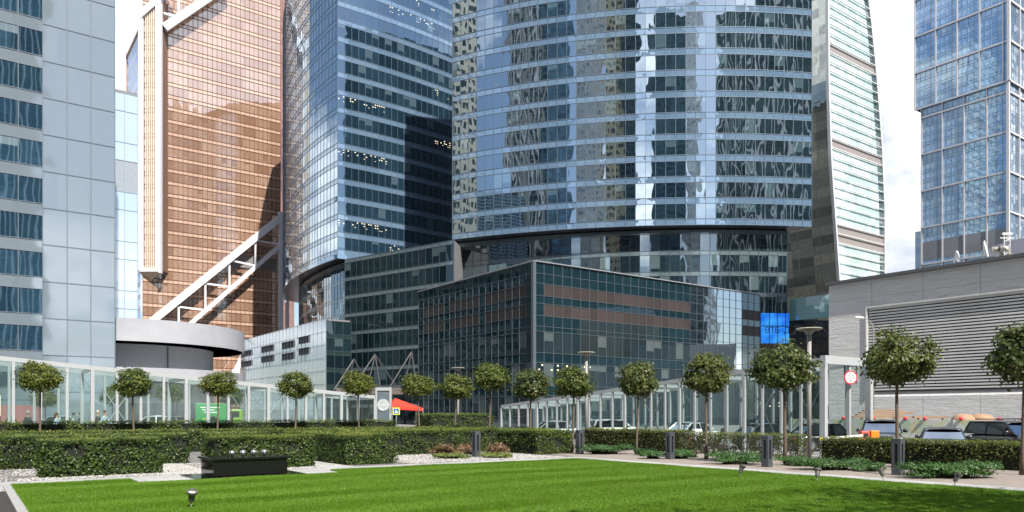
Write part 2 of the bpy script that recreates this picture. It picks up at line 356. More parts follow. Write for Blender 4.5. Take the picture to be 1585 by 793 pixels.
# garden platform of pale gravel with a kerb edge
mgr, nt = newmat('pale_gravel')
ob = nd(nt, 'ShaderNodeTexCoord').outputs['Object']
vo = nd(nt, 'ShaderNodeTexVoronoi', {'Vector': ob, 'Scale': 26.0}, feature='F1')
vc = nd(nt, 'ShaderNodeSeparateColor', {0: vo.outputs['Color']}).outputs[0]
c = ramp(nt, vc, [(0, (.15, .145, .14)), (.35, (.27, .265, .26)), (1, (.42, .41, .40))])
gap = ramp(nt, vo.outputs['Distance'], [(.25, (1, 1, 1)), (.65, (.25, .24, .23))])
c = mixc(nt, 1.0, c, gap, 'MULTIPLY') if False else c
n2 = nt.nodes.new('ShaderNodeMix'); n2.data_type = 'RGBA'; n2.blend_type = 'MULTIPLY'; n2.inputs[0].default_value = 1
nt.links.new(c, n2.inputs[6]); nt.links.new(gap, n2.inputs[7])
b = nd(nt, 'ShaderNodeBump', {'Strength': .8, 'Distance': .03, 'Height': mth(nt, 'SUBTRACT', 1.0, vo.outputs['Distance'])})
p = nd(nt, 'ShaderNodeBsdfPrincipled', {'Base Color': n2.outputs[2], 'Roughness': .8, 'Normal': b.outputs[0]}); outp(nt, p.outputs[0])
soilm = pbr('brown_soil', (.25, .215, .19), .9, var=.25, vscale=6, bump=.6, bscale=30)
m = MB(); m.prism([G(-60, -45), G(8.6, -45), G(8.6, 22.2), G(-60, 22.2)], -.45, -.004, bottom=False); struct(m.build('gravel_bed_ground', mgr))
m = MB(); m.prism([G(1.5, -40), G(8.3, -40), G(8.3, 9), G(1.5, 9)], -.004, .002, bottom=False); struct(m.build('soil_bed_ground', soilm))
kerbm = pbr('kerb_stone', (.36, .36, .36), .8, bump=.2)
m = MB(); m.prism([G(8.6, -45), G(8.75, -45), G(8.75, 22.35), G(8.6, 22.35)], -.45, .03); m.prism([G(-60, 22.2), G(8.6, 22.2), G(8.6, 22.35), G(-60, 22.35)], -.45, .03)
struct(m.build('kerb', kerbm))
# stone path slabs
mp, nt = newmat('stone_path_slabs')
ob = nd(nt, 'ShaderNodeTexCoord').outputs['Object']
br = nd(nt, 'ShaderNodeTexBrick', {'Vector': ob, 'Color1': c4((.33, .33, .33)), 'Color2': c4((.42, .42, .415)), 'Mortar': c4((.16, .16, .16)), 'Scale': 1.0, 'Mortar Size': .012, 'Brick Width': 1.2, 'Row Height': .65, 'Mortar Smooth': .1}, offset=.5)
c = mixc(nt, noise(nt, ob, 1.2, 6, .7), br.outputs[0], (.25, .25, .25)); c2 = mixc(nt, .45, br.outputs[0], c)
p = nd(nt, 'ShaderNodeBsdfPrincipled', {'Base Color': c2, 'Roughness': mth(nt, 'MULTIPLY_ADD', noise(nt, ob, 8, 3), .3, .5)})
b = nd(nt, 'ShaderNodeBump', {'Strength': .3, 'Distance': .01, 'Height': br.outputs[1]}, invert=True); nt.links.new(b.outputs[0], p.inputs['Normal']); outp(nt, p.outputs[0])
def gridsheet(rects, z, name, mat, h=.1):
    """rects (a0,a1,b0,b1) in garden axes as a local mesh turned into place, so textures follow the grid"""
    m = MB()
    for a0, a1, b0, b1 in rects: m.box(a0, a1, b0, b1, z-h, z)
    o = m.build(name, mat); o.location = (C0[0], C0[1], 0); o.rotation_euler = (0, 0, AZ); return o
struct(gridsheet([(-60, 1.35, .0, 1.35), (0, 1.35, -40, 0), (-9.0, -8.0, 1.35, 14), (-60, -17.3, -1.2, 0)], .012, 'stone_path', mp))
struct(gridsheet([(-14.7, -9.4, -1.15, -.006)], .018, 'stone_pad_path', mp))
# dark planting strip left of the lawn with a thin steel edge
struct(gridsheet([(-30, -17.36, -40, -1.2)], .004, 'planting_soil_ground', pbr('dark_soil', (.03, .027, .025), .95, var=.3, vscale=8, bump=.8, bscale=25)))
struct(gridsheet([(-17.36, -17.2, -40, 0)], .05, 'lawn_edging_kerb', pbr('lawn_edging', (.3, .3, .3), .7)))
# lawn
ml, nt = newmat('lawn_turf')
ob = nd(nt, 'ShaderNodeTexCoord').outputs['Object']
c = mixc(nt, noise(nt, ob, 1.1, 5), (.07, .15, .012), (.11, .21, .02)); c = mixc(nt, noise(nt, ob, 90, 2), c, (.02, .06, .006))
p = nd(nt, 'ShaderNodeBsdfPrincipled', {'Base Color': c, 'Roughness': .85, 'Specular IOR Level': .2})
b = nd(nt, 'ShaderNodeBump', {'Strength': .8, 'Distance': .03, 'Height': noise(nt, ob, 55, 3)}); nt.links.new(b.outputs[0], p.inputs['Normal']); outp(nt, p.outputs[0])
struct(gridsheet([(-17.2, 0, -40, -1.15), (-17.2, -14.7, -1.15, 0), (-9.4, 0, -1.15, 0)], .03, 'lawn', ml, .08))

# ---------------------------------------------------------------- left grey panel block
LB = thing('office_block', 'tall grey blue office block at the left edge, ribbon windows beside blank panels', 'office building', (0, 0, 0))
Pr = W(178, 640, 84)[:2]
sL = [9.03+2.27*k for k in range(12, -1, -1)]
winp = [along(Pr, A, -s) for s in sL]+[along(Pr, A, -6.85)]
panp = [along(Pr, A, -s) for s in (6.85, 4.6, 2.36, 0)]
z0 = 7.9-3.9*2
m = MB(); m.prism([along(winp[0], A, 0), along(Pr, A, -.02), along(along(Pr, A, -.02), B, 26), along(winp[0], B, 26)], -.4, 70, uvs=(2.3, 3.9))
for i, q in enumerate(m.v): pass
m2 = MB(); a_, b_ = offset([winp[0], Pr], .25); m2.prism([a_, b_, along(b_, B, 26), along(a_, B, 26)], -.4, 66); m2.build('building_core', winwall('block_rear', (.38, .43, .48), (.05, .12, .2), .8, .6), LB)
for k in range(-1, 16):
    za = z0+k*3.9
    mw_ = MB(); ms = MB()
    for i in range(len(winp)-1):
        if za > 2:
            mw_.quad((*winp[i], za+.42), (*winp[i+1], za+.42), (*winp[i+1], za+3.05), (*winp[i], za+3.05), uv=((i, k), (i+1, k), (i+1, k+1), (i, k+1)))
            ms.quad((*winp[i], za+3.05), (*winp[i+1], za+3.05), (*winp[i+1], za+4.32), (*winp[i], za+4.32), uv=((i, k+40), (i+1, k+40), (i+1, k+41), (i, k+41)))
        else:
            zl = max(za+.42, -.36)
            ms.quad((*winp[i], zl), (*winp[i+1], zl), (*winp[i+1], za+4.32), (*winp[i], za+4.32), uv=((i, k+40), (i+1, k+40), (i+1, k+41), (i, k+41)))
    if mw_.v: mw_.build('window_band', G_left, LB)
    ms.build('spandrel', P_left, LB)
mp_ = MB()
for k in range(-1, 17):
    for i in range(3):
        za = max(z0+k*3.9, -.36); zb = z0+(k+1)*3.9
        mp_.quad((*panp[i], za), (*panp[i+1], za), (*panp[i+1], zb), (*panp[i], zb), uv=((i+70, k), (i+71, k), (i+71, k+1), (i+70, k+1)))
mp_.build('wall_panel', P_left, LB)
mm = MB(); O = offset(winp+panp[1:], -.03)
for q in O: mm.bar((*q, -.3), (*q, 66), .07, .07)
for k in range(-1, 17):
    za = z0+k*3.9; o1 = offset(winp, -.03); o2 = offset(panp, -.03)
    if k >= 0: mm.bar((*o2[0], za), (*o2[-1], za), .06, .07)
    for d in (.42, 3.05):
        if za+d > 0: mm.bar((*o1[0], za+d), (*o1[-1], za+d), .06, .06)
mm.build('mullion_grid', pbr('block_joint', (.12, .15, .19), .5), LB)
redp = MB(); e0 = along(winp[-1], A, -7.5); e1 = along(winp[-1], A, -.4); e0, e1 = offset([e0, e1], -.12)
redp.box(0, 1, 0, 1, 0, 1, Matrix(((e1[0]-e0[0], -.1, 0, e0[0]), (e1[1]-e0[1], .1, 0, e0[1]), (0, 0, 2.9, -.35), (0, 0, 0, 1))))
redp.build('red_stone_cladding', pbr('red_granite', (.30, .12, .12), .5, var=.15, vscale=2), LB)
sgm = MB(); q = W(6, 640, 77)[:2]; q = offset([q, along(q, A, 1)], .0)[0]
sgm.bar((q[0], q[1]-1.2, 1.3), (q[0], q[1]-1.2, 3.6), 1.9, .25, up=A+(0,)); sgm.build('entrance_sign_box', pbr('black_box', (.02, .02, .02), .4), LB)
sg2 = MB(); sg2.bar((q[0]+.55, q[1]-1.45, 1.45), (q[0]+.55, q[1]-1.45, 3.5), .16, .1, up=A+(0,)); sg2.build('light_strip', pbr('lit_strip', (.9, .8, .6), .5, emis=((1, .8, .55), .9)), LB)

# ---------------------------------------------------------------- pale blue block behind it
PB = thing('office_block', 'low pale blue panelled block between the grey block and the copper tower', 'office building')
p1 = W(213, 640, 112)[:2]; pts = resample([along(p1, A, -13.8), p1], 1.72)
m = MB(); k0 = offset([pts[0], pts[-1]], .2); m.prism([k0[0], k0[1], along(k0[1], B, 20), along(k0[0], B, 20)], -.4, 49.2); m.build('building_core', roofm, PB)
rows = [-.3, 2.6]; 
while rows[-1] < 47: rows.append(rows[-1]+(4.6 if len(rows) % 2 else 2.65))
m = MB(); m2 = MB()
for j, (za, zb) in enumerate(zip(rows, rows[1:])):
    tgt = m2 if za < 38.4 < zb or abs(za-36) < 1.5 else m
    for i in range(len(pts)-1): tgt.quad((*pts[i], za), (*pts[i+1], za), (*pts[i+1], zb), (*pts[i], zb), uv=((i, j), (i+1, j), (i+1, j+1), (i, j+1)))
m.build('wall_panel', P_pale, PB); m2.build('louvre_band', pbr('grey_louvre', (.27, .31, .36), .6), PB)
m = MB(); O = offset(pts, -.03)
for q in O: m.bar((*q, -.3), (*q, rows[-1]), .07, .07)
for z in rows: m.bar((*O[0], z), (*O[-1], z), .06, .08)
m.build('mullion_grid', pbr('pale_joint', (.25, .32, .4), .5), PB)

# ---------------------------------------------------------------- copper tower
CT = thing('skyscraper', 'copper coloured glass tower with white diagonal steel beams across its face', 'skyscraper')
q0 = W(252, 640, 240)[:2]; sR = hit(q0, A, 434); qR = along(q0, A, sR)
qL = along(q0, A, hit(q0, A, 221))
FH = 3.95; cpts = resample([qL, q0], 1.5)+resample([q0, qR], 1.5)[1:]
m = MB(); k = offset([qL, qR], .4); kk = [k[0], k[1], along(k[1], B, 22), along(along(k[0], A, 12), B, 22)]
m.prism(kk, -.4, 168); m.build('building_core', winwall('copper_rear', (.3, .16, .1), (.3, .12, .06), .8, .6, .5), CT)
facade(CT, cpts, -.3, 42, FH, 1.15, G_cop, S_cop, mull_cop, mw=.12, md=.1, hl=.2)
rpts = resample([qR, along(qR, B, 26)][::1], 2.0); rp = [along(qR, (.02, 1.0), s*1.2) for s in range(0, 14)]
m = MB()
for i in range(len(rp)-1): m.quad((*rp[i], -.3), (*rp[i+1], -.3), (*rp[i+1], 166), (*rp[i], 166), uv=((i, 0), (i+1, 0), (i+1, 42), (i, 42)))
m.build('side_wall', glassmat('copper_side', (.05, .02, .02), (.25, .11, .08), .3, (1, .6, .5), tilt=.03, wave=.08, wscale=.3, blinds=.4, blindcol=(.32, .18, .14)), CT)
def out(p, d): return (p[0]+.588*d, p[1]-.809*d)
def fp(px, py):
    """point of the copper facade under a picture column and height"""
    s = hit(q0, A, px); p = along(q0, A, s); return (p[0], p[1], CH+(HY-py)/F*p[1])
def beam(a, b, w, d, parent, off=3.0, name='diagonal_beam', mat=None):
    P, Q = fp(*a), fp(*b); P = (*out(P, off), P[2]); Q = (*out(Q, off), Q[2])
    m = MB(); m.bar(P, Q, d, w, up=(.588, -.809, 0)) if False else m.bar(P, Q, w, d, up=(.588, -.809, 0)); return m.build(name, mat or white_metal, parent)
WS = pbr('white_painted_steel', (.76, .78, .84), .4, var=.03)
beam((205, 521), (432, 338), 2.1, 1.8, CT, mat=WS); beam((262, 528), (429, 383), 1.25, 1.3, CT, mat=WS)
beam((251, 50), (345, -14), 2.3, 2.0, CT, mat=WS); beam((251, 5), (262, -3), 1.6, 2.0, CT, mat=WS)
for a, b in (((250, 27), (273, 33)), ((273, 30), (273, -10)), ((290, -2), (312, 5)), ((313, 7), (313, -14)),
             ((275, 477), (313, 482)), ((314, 482), (314, 440)), ((314, 441), (350, 446)), ((351, 446), (351, 404)), ((350, 405), (392, 414)),
             ((391, 414), (391, 375)), ((391, 375), (428, 381)), ((273, 477), (273, 520))):
    beam(a, b, .55, .55, CT, name='lattice_bar', mat=WS)
beam((430, 640), (430, 332), 1.3, 1.6, CT, name='corner_column', mat=WS); 
beam((443, 640), (443, 392), 1.0, 1.2, CT, name='corner_column', mat=WS, off=1.0)
beam((346, 598), (369, 551), 1.6, 1.4, CT, mat=WS, off=6); beam((369, 660), (369, 548), 1.5, 1.4, CT, name='corner_column', mat=WS, off=6)
for i in range(5): beam((352+i*3.4, 600), (352+i*3.4, 573), .35, .4, CT, name='lattice_bar', mat=WS, off=6.2)
m = MB()   # open plant floor
for px0, px1 in ((355, 398), (402, 427)):
    a = fp(px0, 388); b = fp(px1, 388); a = (*out(a, .35), 53.0); b = (*out(b, .35), 53.0)
    m.bar(a, b, .3, 4.4, up=(0, 0, 1))
m.build('plant_louvre', pbr('plant_louvre_grey', (.2, .19, .19), .7), CT)
# projecting end bay: white frame with vertical ribs
wx0, wx1, wy = W(219.5, 0, 237)[0], W(251.5, 0, 237)[0], 236.5
zb = CH+(HY-419)/F*wy; zl = CH+(HY-27)/F*wy; zr = CH+(HY+3)/F*wy
m = MB(); m.poly([(wx0, wy, zb), (wx1, wy, zb), (wx1, wy, zr), (wx0, wy, zl)]); m.poly([(wx1, wy, zb), (wx1, 240.5, zb), (wx1, 240.5, zr), (wx1, wy, zr)]); m.poly([(wx0, wy, zl), (wx1, wy, zr), (wx1, 246, zr), (wx0, 246, zl)]); m.poly([(wx0, wy, zb), (wx0, 246, zb), (wx0, 246, zl), (wx0, wy, zl)])
m.poly([(wx0, wy, zb), (wx1, wy, zb), (wx1, 241, zb), (wx0, 241, zb)])
m.build('end_bay_wall', pbr('end_bay_recess', (.22, .13, .1), .6), CT)
m = MB(); t = 1.15
m.box(wx0-.3, wx0+t, wy-1.2, wy-.002, zb, zl-1); m.box(wx1-t-.3, wx1-.3, wy-1.2, wy-.002, zb, zr); m.box(wx1-.25, wx1+.25, wy-1.6, wy-.002, zb-1, zr+.2, mi=0)
m.bar((wx0-.5, wy-.7, zl-.4), (wx1, wy-.7, zr-.4), 1.3, 2.0); m.box(wx0, wx1, wy-1.1, wy-.002, zb-.5, zb+.5)
m.build('end_bay_frame', WS, CT)
m = MB()
for i in range(6):
    x = wx0+t+.35+(wx1-wx0-2*t-.6)*(i+.5)/6; ztop = zl+(zr-zl)*(x-wx0)/(wx1-wx0)-1.4
    m.box(x-.14, x+.14, wy-.7, wy-.01, zb+.5, ztop, mi=0)
m.build('vertical_rib', pbr('rib_cream', (.72, .60, .50), .5, var=.05), CT)
m = MB(); z = zb+2.1
while z < zl: m.box(wx0+t, wx1-t-.3, wy-.45, wy-.01, z, z+.28); m.box(wx0+t, wx1-t-.3, wy-.45, wy-.01, z+1.15, z+1.35); z += FH
m.build('rail', pbr('rail_brown', (.2, .1, .08), .6), CT)
m = MB(); zt2 = CH+(HY-437)/F*wy; m.poly([(wx0, wy-1, zb-.6), (wx0+1, 239, zt2), (wx1, wy-1, zb-.6)]); m.poly([(wx0, wy-1, zb-.6), (wx0, 241, zb-.6), (wx0+1, 239, zt2)]); m.build('bay_bracket', pbr('bracket_cream', (.68, .52, .42), .5), CT)
# blue striped flank receding to the left
f0 = (wx0-.4, wy+.5); fl_ = along(f0, B, 24)
m = MB(); zt0 = CH+(HY-38)/F*f0[1]; n = 40
for k_ in range(31):
    za = -.3+k_*FH
    for j, (h0, h1) in enumerate(((0, 2.4), (2.4, FH))):
        m.quad((*fl_, za+h0), (*f0, za+h0), (*f0, za+h1), (*fl_, za+h1), uv=((0, k_), (12, k_), (12, k_+1), (0, k_+1)), mi=j)
m.build('flank_wall', [G_stripe, pbr('flank_white', (.66, .68, .76), .5)], CT)
m = MB(); m.bar((*f0, 122.8), (*fl_, 122.8), .8, .8); m.bar((fl_[0], fl_[1], -.3), (fl_[0], fl_[1], 124), .7, .7); m.build('flank_trim', pbr('flank_trim_copper', (.42, .27, .2), .5), CT)

# ---------------------------------------------------------------- blue pointed tower (left of the pair)
T2 = thing('skyscraper', 'sharp cornered blue glass tower, curved pale left side, dark right side with lit ceilings', 'skyscraper', group=None)
c2 = (-38.8, 168.0)
Lp = resample(arc3((-70.5, 236), (-57.8, 197), c2, 14), 1.7); Rp = resample(arc3(c2, (-19.4, 182.9), (0, 203.5), 8), 1.7)
Lback = [(-66, 262)]
fh = 3.96; zs = 37.1
facade(T2, Lp, zs, 19, fh, 1.12, G_blue, S_blue, mull_blue, mw=.06, md=.07, hl=.1)
facade(T2, Rp, zs, 19, fh, 1.12, G_shade, S_blue, mull_blue, mw=.06, md=.07, hl=.1, u0=200)
poly = offset(Lp[::4]+[c2], .3)+offset(Rp[4::4], .3)+[(-20, 262), (-60, 268)]
m = MB(); m.prism(poly, zs+.02, zs+20.2*fh); m.build('building_core', dark_box, T2)
m = MB(); pl = Lp+Rp[1:]
m.poly([(p[0], p[1], zs-.004) for p in reversed(pl+[(-20, 262), (-60, 268)])]); m.build('soffit', pbr('soffit_dark', (.05, .06, .075), .3, metal=.3), T2)
m = MB()
for i in range(len(pl)-1):
    a, b = offset(pl, -.12)[i], offset(pl, -.12)[i+1]; m.quad((*a, zs-.9), (*b, zs-.9), (*b, zs-.006), (*a, zs-.006))
m.build('soffit_fascia', S_blue, T2)
inner = offset(arc3((-66, 236), (-54.3, 197.5), (-37.2, 171.5), 14), .6); inner = resample(inner, 1.7)
facade(T2, inner, zs-9.3*fh-.3, 9, fh, .8, G_pod, S_pod, mull_light, mw=.06, md=.06, hl=.07, gname='lower_window_band', sname='lower_spandrel')
m = MB(); m.prism(offset(inner[::3]+[inner[-1]], .3)+[(-20, 250), (-50, 260)], -.4, zs-.01, top=False); m.build('lower_core', dark_box, T2)

# ---------------------------------------------------------------- main curved tower
T3 = thing('skyscraper', 'huge convex blue glass tower in the centre whose curved storeys overhang a set back base', 'skyscraper')
xc, yc, R3 = 38.0, 250.0, 110.0
def circ(R, x0, x1, n):
    t0 = math.acos((x0-xc)/R); t1 = math.acos((x1-xc)/R)
    return [(xc+R*math.cos(t0+(t1-t0)*k/n), yc-R*math.sin(t0+(t1-t0)*k/n)) for k in range(n+1)]
zs3 = 36.7
mp3 = circ(R3, -12, 56.2, 38)
facade(T3, mp3, zs3, 16, fh, 1.12, G_blue, S_blue, mull_blue, mw=.07, md=.08, hl=.1)
apex = (24, 196)
side = resample([apex, mp3[0]], 1.8); facade(T3, side, zs3, 16, fh, 1.12, G_shade, S_blue, mull_blue, gname='rear_window_band', sname='rear_spandrel', hl=0, u0=60)
m = MB(); m.prism(offset(mp3, .3)+[apex], zs3+.02, zs3+17*fh); m.build('building_core', dark_box, T3)
m = MB(); m.poly([(p[0], p[1], zs3-.004) for p in reversed(mp3+[apex])]); m.build('soffit', MATS['soffit_dark'], T3)
pod3 = circ(R3-3, -13, 52.5, 36)
facade(T3, pod3, zs3-9*fh-1.0, 9, fh, .8, G_pod, S_pod, mull_dark, mw=.08, md=.07, hl=.07, gname='lower_window_band', sname='lower_spandrel', top_sp=True)
m = MB(); m.prism(offset(pod3, .3)+[(24, 190)], -.4, zs3-.01, top=False); m.build('lower_core', dark_box, T3)
# screen in the podium window
def onpod(px, dy=-.15):
    R = R3-3-dy; u = (px-CX)/F; a = u*u+1; b = -2*(u*xc+yc); c = xc*xc+yc*yc-R*R
    y = (-b-math.sqrt(b*b-4*a*c))/(2*a); return (u*y, y)
a, b = onpod(1178), onpod(1220.5); zt_, zb_ = CH+(HY-485)/F*a[1], CH+(HY-531.5)/F*a[1]
SCN = thing('advertising_screen', 'bright blue video screen with dark lettering on the base of the convex tower', 'screen', (a[0], a[1]-.25, zb_))
ang = math.atan2(b[1]-a[1], b[0]-a[0]); SCN.rotation_euler = (0, 0, ang); sw = math.hypot(b[0]-a[0], b[1]-a[1]); sh = zt_-zb_
ms_, nt = newmat('screen_blue'); ob = nd(nt, 'ShaderNodeTexCoord').outputs['Object']
c = ramp(nt, noise(nt, ob, .3, 2), [(.35, (.01, .12, .62)), (.65, (.05, .34, .85))]); e = nd(nt, 'ShaderNodeEmission', {'Color': c, 'Strength': .62}); outp(nt, e.outputs[0])
m = MB(); m.box(0, sw, -.05, .15, 0, sh); m.build('display', ms_, SCN)
m = MB()
for i in range(1, 4): m.box(sw*(.0+.29*i)-.08, sw*(.0+.29*i)+.02, -.12, -.052, 0, sh)
m.box(0, sw, -.12, -.053, sh*.555, sh*.585); m.build('screen_frame', pbr('screen_frame_black', (.01, .02, .05), .5), SCN)
def text(body, size, loc, mat, parent, rot=(math.pi/2, 0, 0), ext=.01, name='lettering', sx=1):
    cu = bpy.data.curves.new('tmp', 'FONT'); cu.body = body; cu.size = size; cu.extrude = ext; cu.align_x = 'CENTER'; cu.align_y = 'CENTER'; cu.offset = 0
    cu.materials.append(mat); tmp = bpy.data.objects.new('tmp', cu); COL.objects.link(tmp); bpy.context.view_layer.update(); me = bpy.data.meshes.new_from_object(tmp.evaluated_get(bpy.context.evaluated_depsgraph_get())); bpy.data.objects.remove(tmp); me.name = name; o = bpy.data.objects.new(name, me); COL.objects.link(o); o.parent = parent; o.location = loc; o.rotation_euler = rot; o.scale = (sx, 1, 1); return o
navy = pbr('navy_letter', (.005, .02, .12), .5)
text('\u0412\u0422\u0411', 1.6, (sw*.38, -.135, sh*.42), navy, SCN, sx=.95); text('\u0414', 1.6, (sw*.91, -.135, sh*.42), navy, SCN)

# ---------------------------------------------------------------- linking slab between the two towers
G_link = glassmat('link_slab_glass', (.003, .010, .014), (.022, .045, .053), .07, (.82, .92, .97), tilt=.003, wave=.015, wscale=.5, zstretch=.3, blinds=.1, blindcol=(.06, .09, .10), lights=.03)
LK = thing('office_block', 'dark glass slab with grey storey bands linking the two blue towers', 'office building')
k1 = W(702, 640, 146.5)[:2]; k0_ = W(534, 640, 165.5)[:2]; lk = resample([k0_, k1], 1.9)
facade(LK, lk, 35.4-.8-9*fh, 9, fh, .8, G_link, S_pod, mull_dark, mw=.07, md=.06, hl=.06)
ko = offset([k0_, k1], .3); m = MB(); m.prism([ko[0], ko[1], (ko[1][0]+2, ko[1][1]+14), (ko[0][0]+8, ko[0][1]+16)], -.4, 35.3); m.build('building_core', roofm, LK)

# ---------------------------------------------------------------- silver low block
SB = thing('office_block', 'low silver clad block with small dark windows, left of the black stay masts', 'office building')
s0 = W(505, 640, 157)[:2]; sl_ = along(s0, B, hit(s0, B, 372.6)); ztp = CH+147.3/F*157
sp = resample([sl_, s0], 2.4); fhS = 2.9; m = MB()
nr = int(ztp/fhS)
for j in range(nr+1):
    za = -.3+j*(ztp+.3)/(nr+1); zb = -.3+(j+1)*(ztp+.3)/(nr+1)
    for i in range(len(sp)-1): m.quad((*sp[i], za), (*sp[i+1], za), (*sp[i+1], zb), (*sp[i], zb), uv=((i, j), (i+1, j), (i+1, j+1), (i, j+1)))
m.build('wall_panel', G_silver, SB)
m = MB(); O = offset(sp, -.03)
for q in O: m.bar((*q, -.3), (*q, ztp), .06, .06)
for j in range(nr+2): z = -.3+j*(ztp+.3)/(nr+1); m.bar((*O[0], z), (*O[-1], z), .06, .06)
m.build('mullion_grid', pbr('silver_joint', (.3, .34, .37), .5), SB)
dw = pbr('small_dark_window', (.022, .026, .034), .6, spec=.2)
for (x0, x1, ytop0, ytop1, h) in ((374.5, 390, 545, 541, 8), (405.5, 423.5, 537.5, 532.5, 9), (437.5, 455.5, 531, 525.5, 10), (463.5, 479, 523, 519.5, 10)):
    for dy in (0, 17.5 if x0 > 430 else 15.5):
        a = along(s0, B, hit(s0, B, x0)); b = along(s0, B, hit(s0, B, x1))
        zt = CH+(HY-(ytop0+dy))/F*a[1]; zb = zt-h/F*a[1]
        a, b = offset([a, b], -.12); m = MB(); m.quad((*a, zb), (*b, zb), (*b, zt), (*a, zt), uv=((0, 0), (4, 0), (4, 1), (0, 1)))
        w = m.build('window', dw, SB); fr = MB(); a2, b2 = offset([a, b], -.05)
        for k_ in range(5): q = along(a2, (b[0]-a[0], b[1]-a[1]), k_/4); fr.bar((*q, zb), (*q, zt), .1, .08)
        fr.bar((*a2, zb), (*b2, zb), .08, .1); fr.bar((*a2, zt), (*b2, zt), .08, .1); fr.build('frame', mull_dark, w)
se = along(s0, A, hit(s0, A, 533)+1.5); e2 = resample([s0, se], 1.6)
facade(SB, e2, -.3, 6, (ztp-.2)/6, .8, G_link, pbr('green_black_panel', (.015, .035, .035), .3), mull_dark, gname='end_window_band', sname='end_spandrel', top_sp=False)
m = MB(); oo = offset([sl_, s0], .2); m.prism([oo[0], along(along(s0, A, .5), B, .5), along(se, B, .5), along(se, B, 12), along(oo[0], A, 6)], -.4, ztp-.1); m.build('building_core', roofm, SB)

# ---------------------------------------------------------------- dark low block in front
DB = thing('office_block', 'low dark teal glass block with brown louvre panels, its corner towards the lawn', 'office building')
dc = (3.1, 105.0); dl = along(dc, B, 33.0); dr = along(dc, A, 51.0); HT = 22.8
leftp = [along(dc, B, 33.0*(19-i)/19) for i in range(20)]; rightp = [along(dc, A, 51.0*i/30) for i in range(31)]
zr_ = [0, 1.52, 2.9, 4.6, 5.7, 7.4, 8.9, 9.6, 12.6, 14.0, 17.2, 18.6, 21.6, 23.1]
zr_ = [HT-z for z in zr_]
kinds = ['g', 'g', 'L', 'g', 'L', 'g', 's', 'w', 'g', 'w', 'g', 'w', 'g']
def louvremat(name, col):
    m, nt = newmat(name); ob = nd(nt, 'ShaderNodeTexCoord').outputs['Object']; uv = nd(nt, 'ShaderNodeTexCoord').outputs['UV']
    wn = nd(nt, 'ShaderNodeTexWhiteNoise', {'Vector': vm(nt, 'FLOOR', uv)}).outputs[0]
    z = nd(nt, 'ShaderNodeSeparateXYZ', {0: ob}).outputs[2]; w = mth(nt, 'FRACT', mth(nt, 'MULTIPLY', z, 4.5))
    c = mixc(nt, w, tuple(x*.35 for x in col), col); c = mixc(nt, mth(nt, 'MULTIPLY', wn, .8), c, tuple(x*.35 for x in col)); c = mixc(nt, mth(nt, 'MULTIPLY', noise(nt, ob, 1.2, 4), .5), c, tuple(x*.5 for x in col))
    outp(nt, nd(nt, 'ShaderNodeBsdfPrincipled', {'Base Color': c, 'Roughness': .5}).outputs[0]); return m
lou = louvremat('brown_louvre', (.075, .056, .052)); lou_l = louvremat('shaded_brown_louvre', (.045, .032, .030)); G_mir = glassmat('mirror_panel_glass', (.02, .04, .05), (.04, .07, .08), .72, (.9, .96, 1), tilt=.002, wave=.012, wscale=.5, zstretch=.3, blinds=0)  # left face louvre colour darkened in place of its weaker, grazing sun
def isL(side, i):
    if side == 'l': return 1 <= i <= 4 or 6 <= i <= 10 or 12 <= i <= 17
    return 1 <= i <= 19 or i >= 27
for side, P in (('l', leftp), ('r', rightp)):
    for j in range(len(kinds)):
        zt, zb = zr_[j], max(zr_[j+1], -.36); parts = {}; prev = None; seg = 0
        for i in range(len(P)-1):
            kd = kinds[j]
            if kd == 'L': kd = 'L%d' % (0 if i < 5 else 1 if i < 11 else 2) if isL(side, i) else 'g'
            if side == 'r' and kd[0] == 'L': kd = 'L0' if i < 25 else 'L1'
            if side == 'r' and 19 <= i <= 26: kd = 'm'
            if kd != prev: seg += 1; prev = kd
            mm = parts.setdefault((kd, seg), MB()); mm.quad((*P[i], zb), (*P[i+1], zb), (*P[i+1], zt), (*P[i], zt), uv=((i+(40 if side == 'r' else 0), j), (i+1+(40 if side == 'r' else 0), j), (i+1+(40 if side == 'r' else 0), j+1), (i+(40 if side == 'r' else 0), j+1)))
        for (kd, _s), mm in parts.items():
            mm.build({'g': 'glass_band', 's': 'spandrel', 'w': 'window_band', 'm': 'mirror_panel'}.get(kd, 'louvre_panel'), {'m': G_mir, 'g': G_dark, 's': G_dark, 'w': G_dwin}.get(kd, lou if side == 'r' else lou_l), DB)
m = MB()
for P in (leftp, rightp):
    O = offset(P, -.03)
    for q in O: m.bar((*q, -.3), (*q, HT), .07, .07)
    for z in zr_:
        if z > 0: m.bar((*O[0], z), (*O[-1], z), .06, .06)
m.bar((dc[0]-.1, dc[1]-.25, -.3), (dc[0]-.1, dc[1]-.25, HT), .5, .5); m.build('mullion_grid', pbr('block_mullion', (.10, .125, .145), .45, metal=.2), DB)
m = MB(); O = offset([dl, dc], -.1)+offset([dc, dr], -.1); m.bar((*O[0], HT+.12), (*O[1], HT+.12), .3, .14); m.bar((*O[2], HT+.12), (*O[3], HT+.12), .3, .14); m.build('roof_edge', grey_metal, DB)
i1 = offset([dl, dc], .25); i2 = offset([dc, dr], .25)
m = MB(); m.prism([i1[0], (dc[0], dc[1]+.3), i2[1], along(i2[1], B, 2.0), along(dc, A, 30), along(i1[0], A, 10)], -.4, HT-.05); m.build('building_core', roofm, DB)

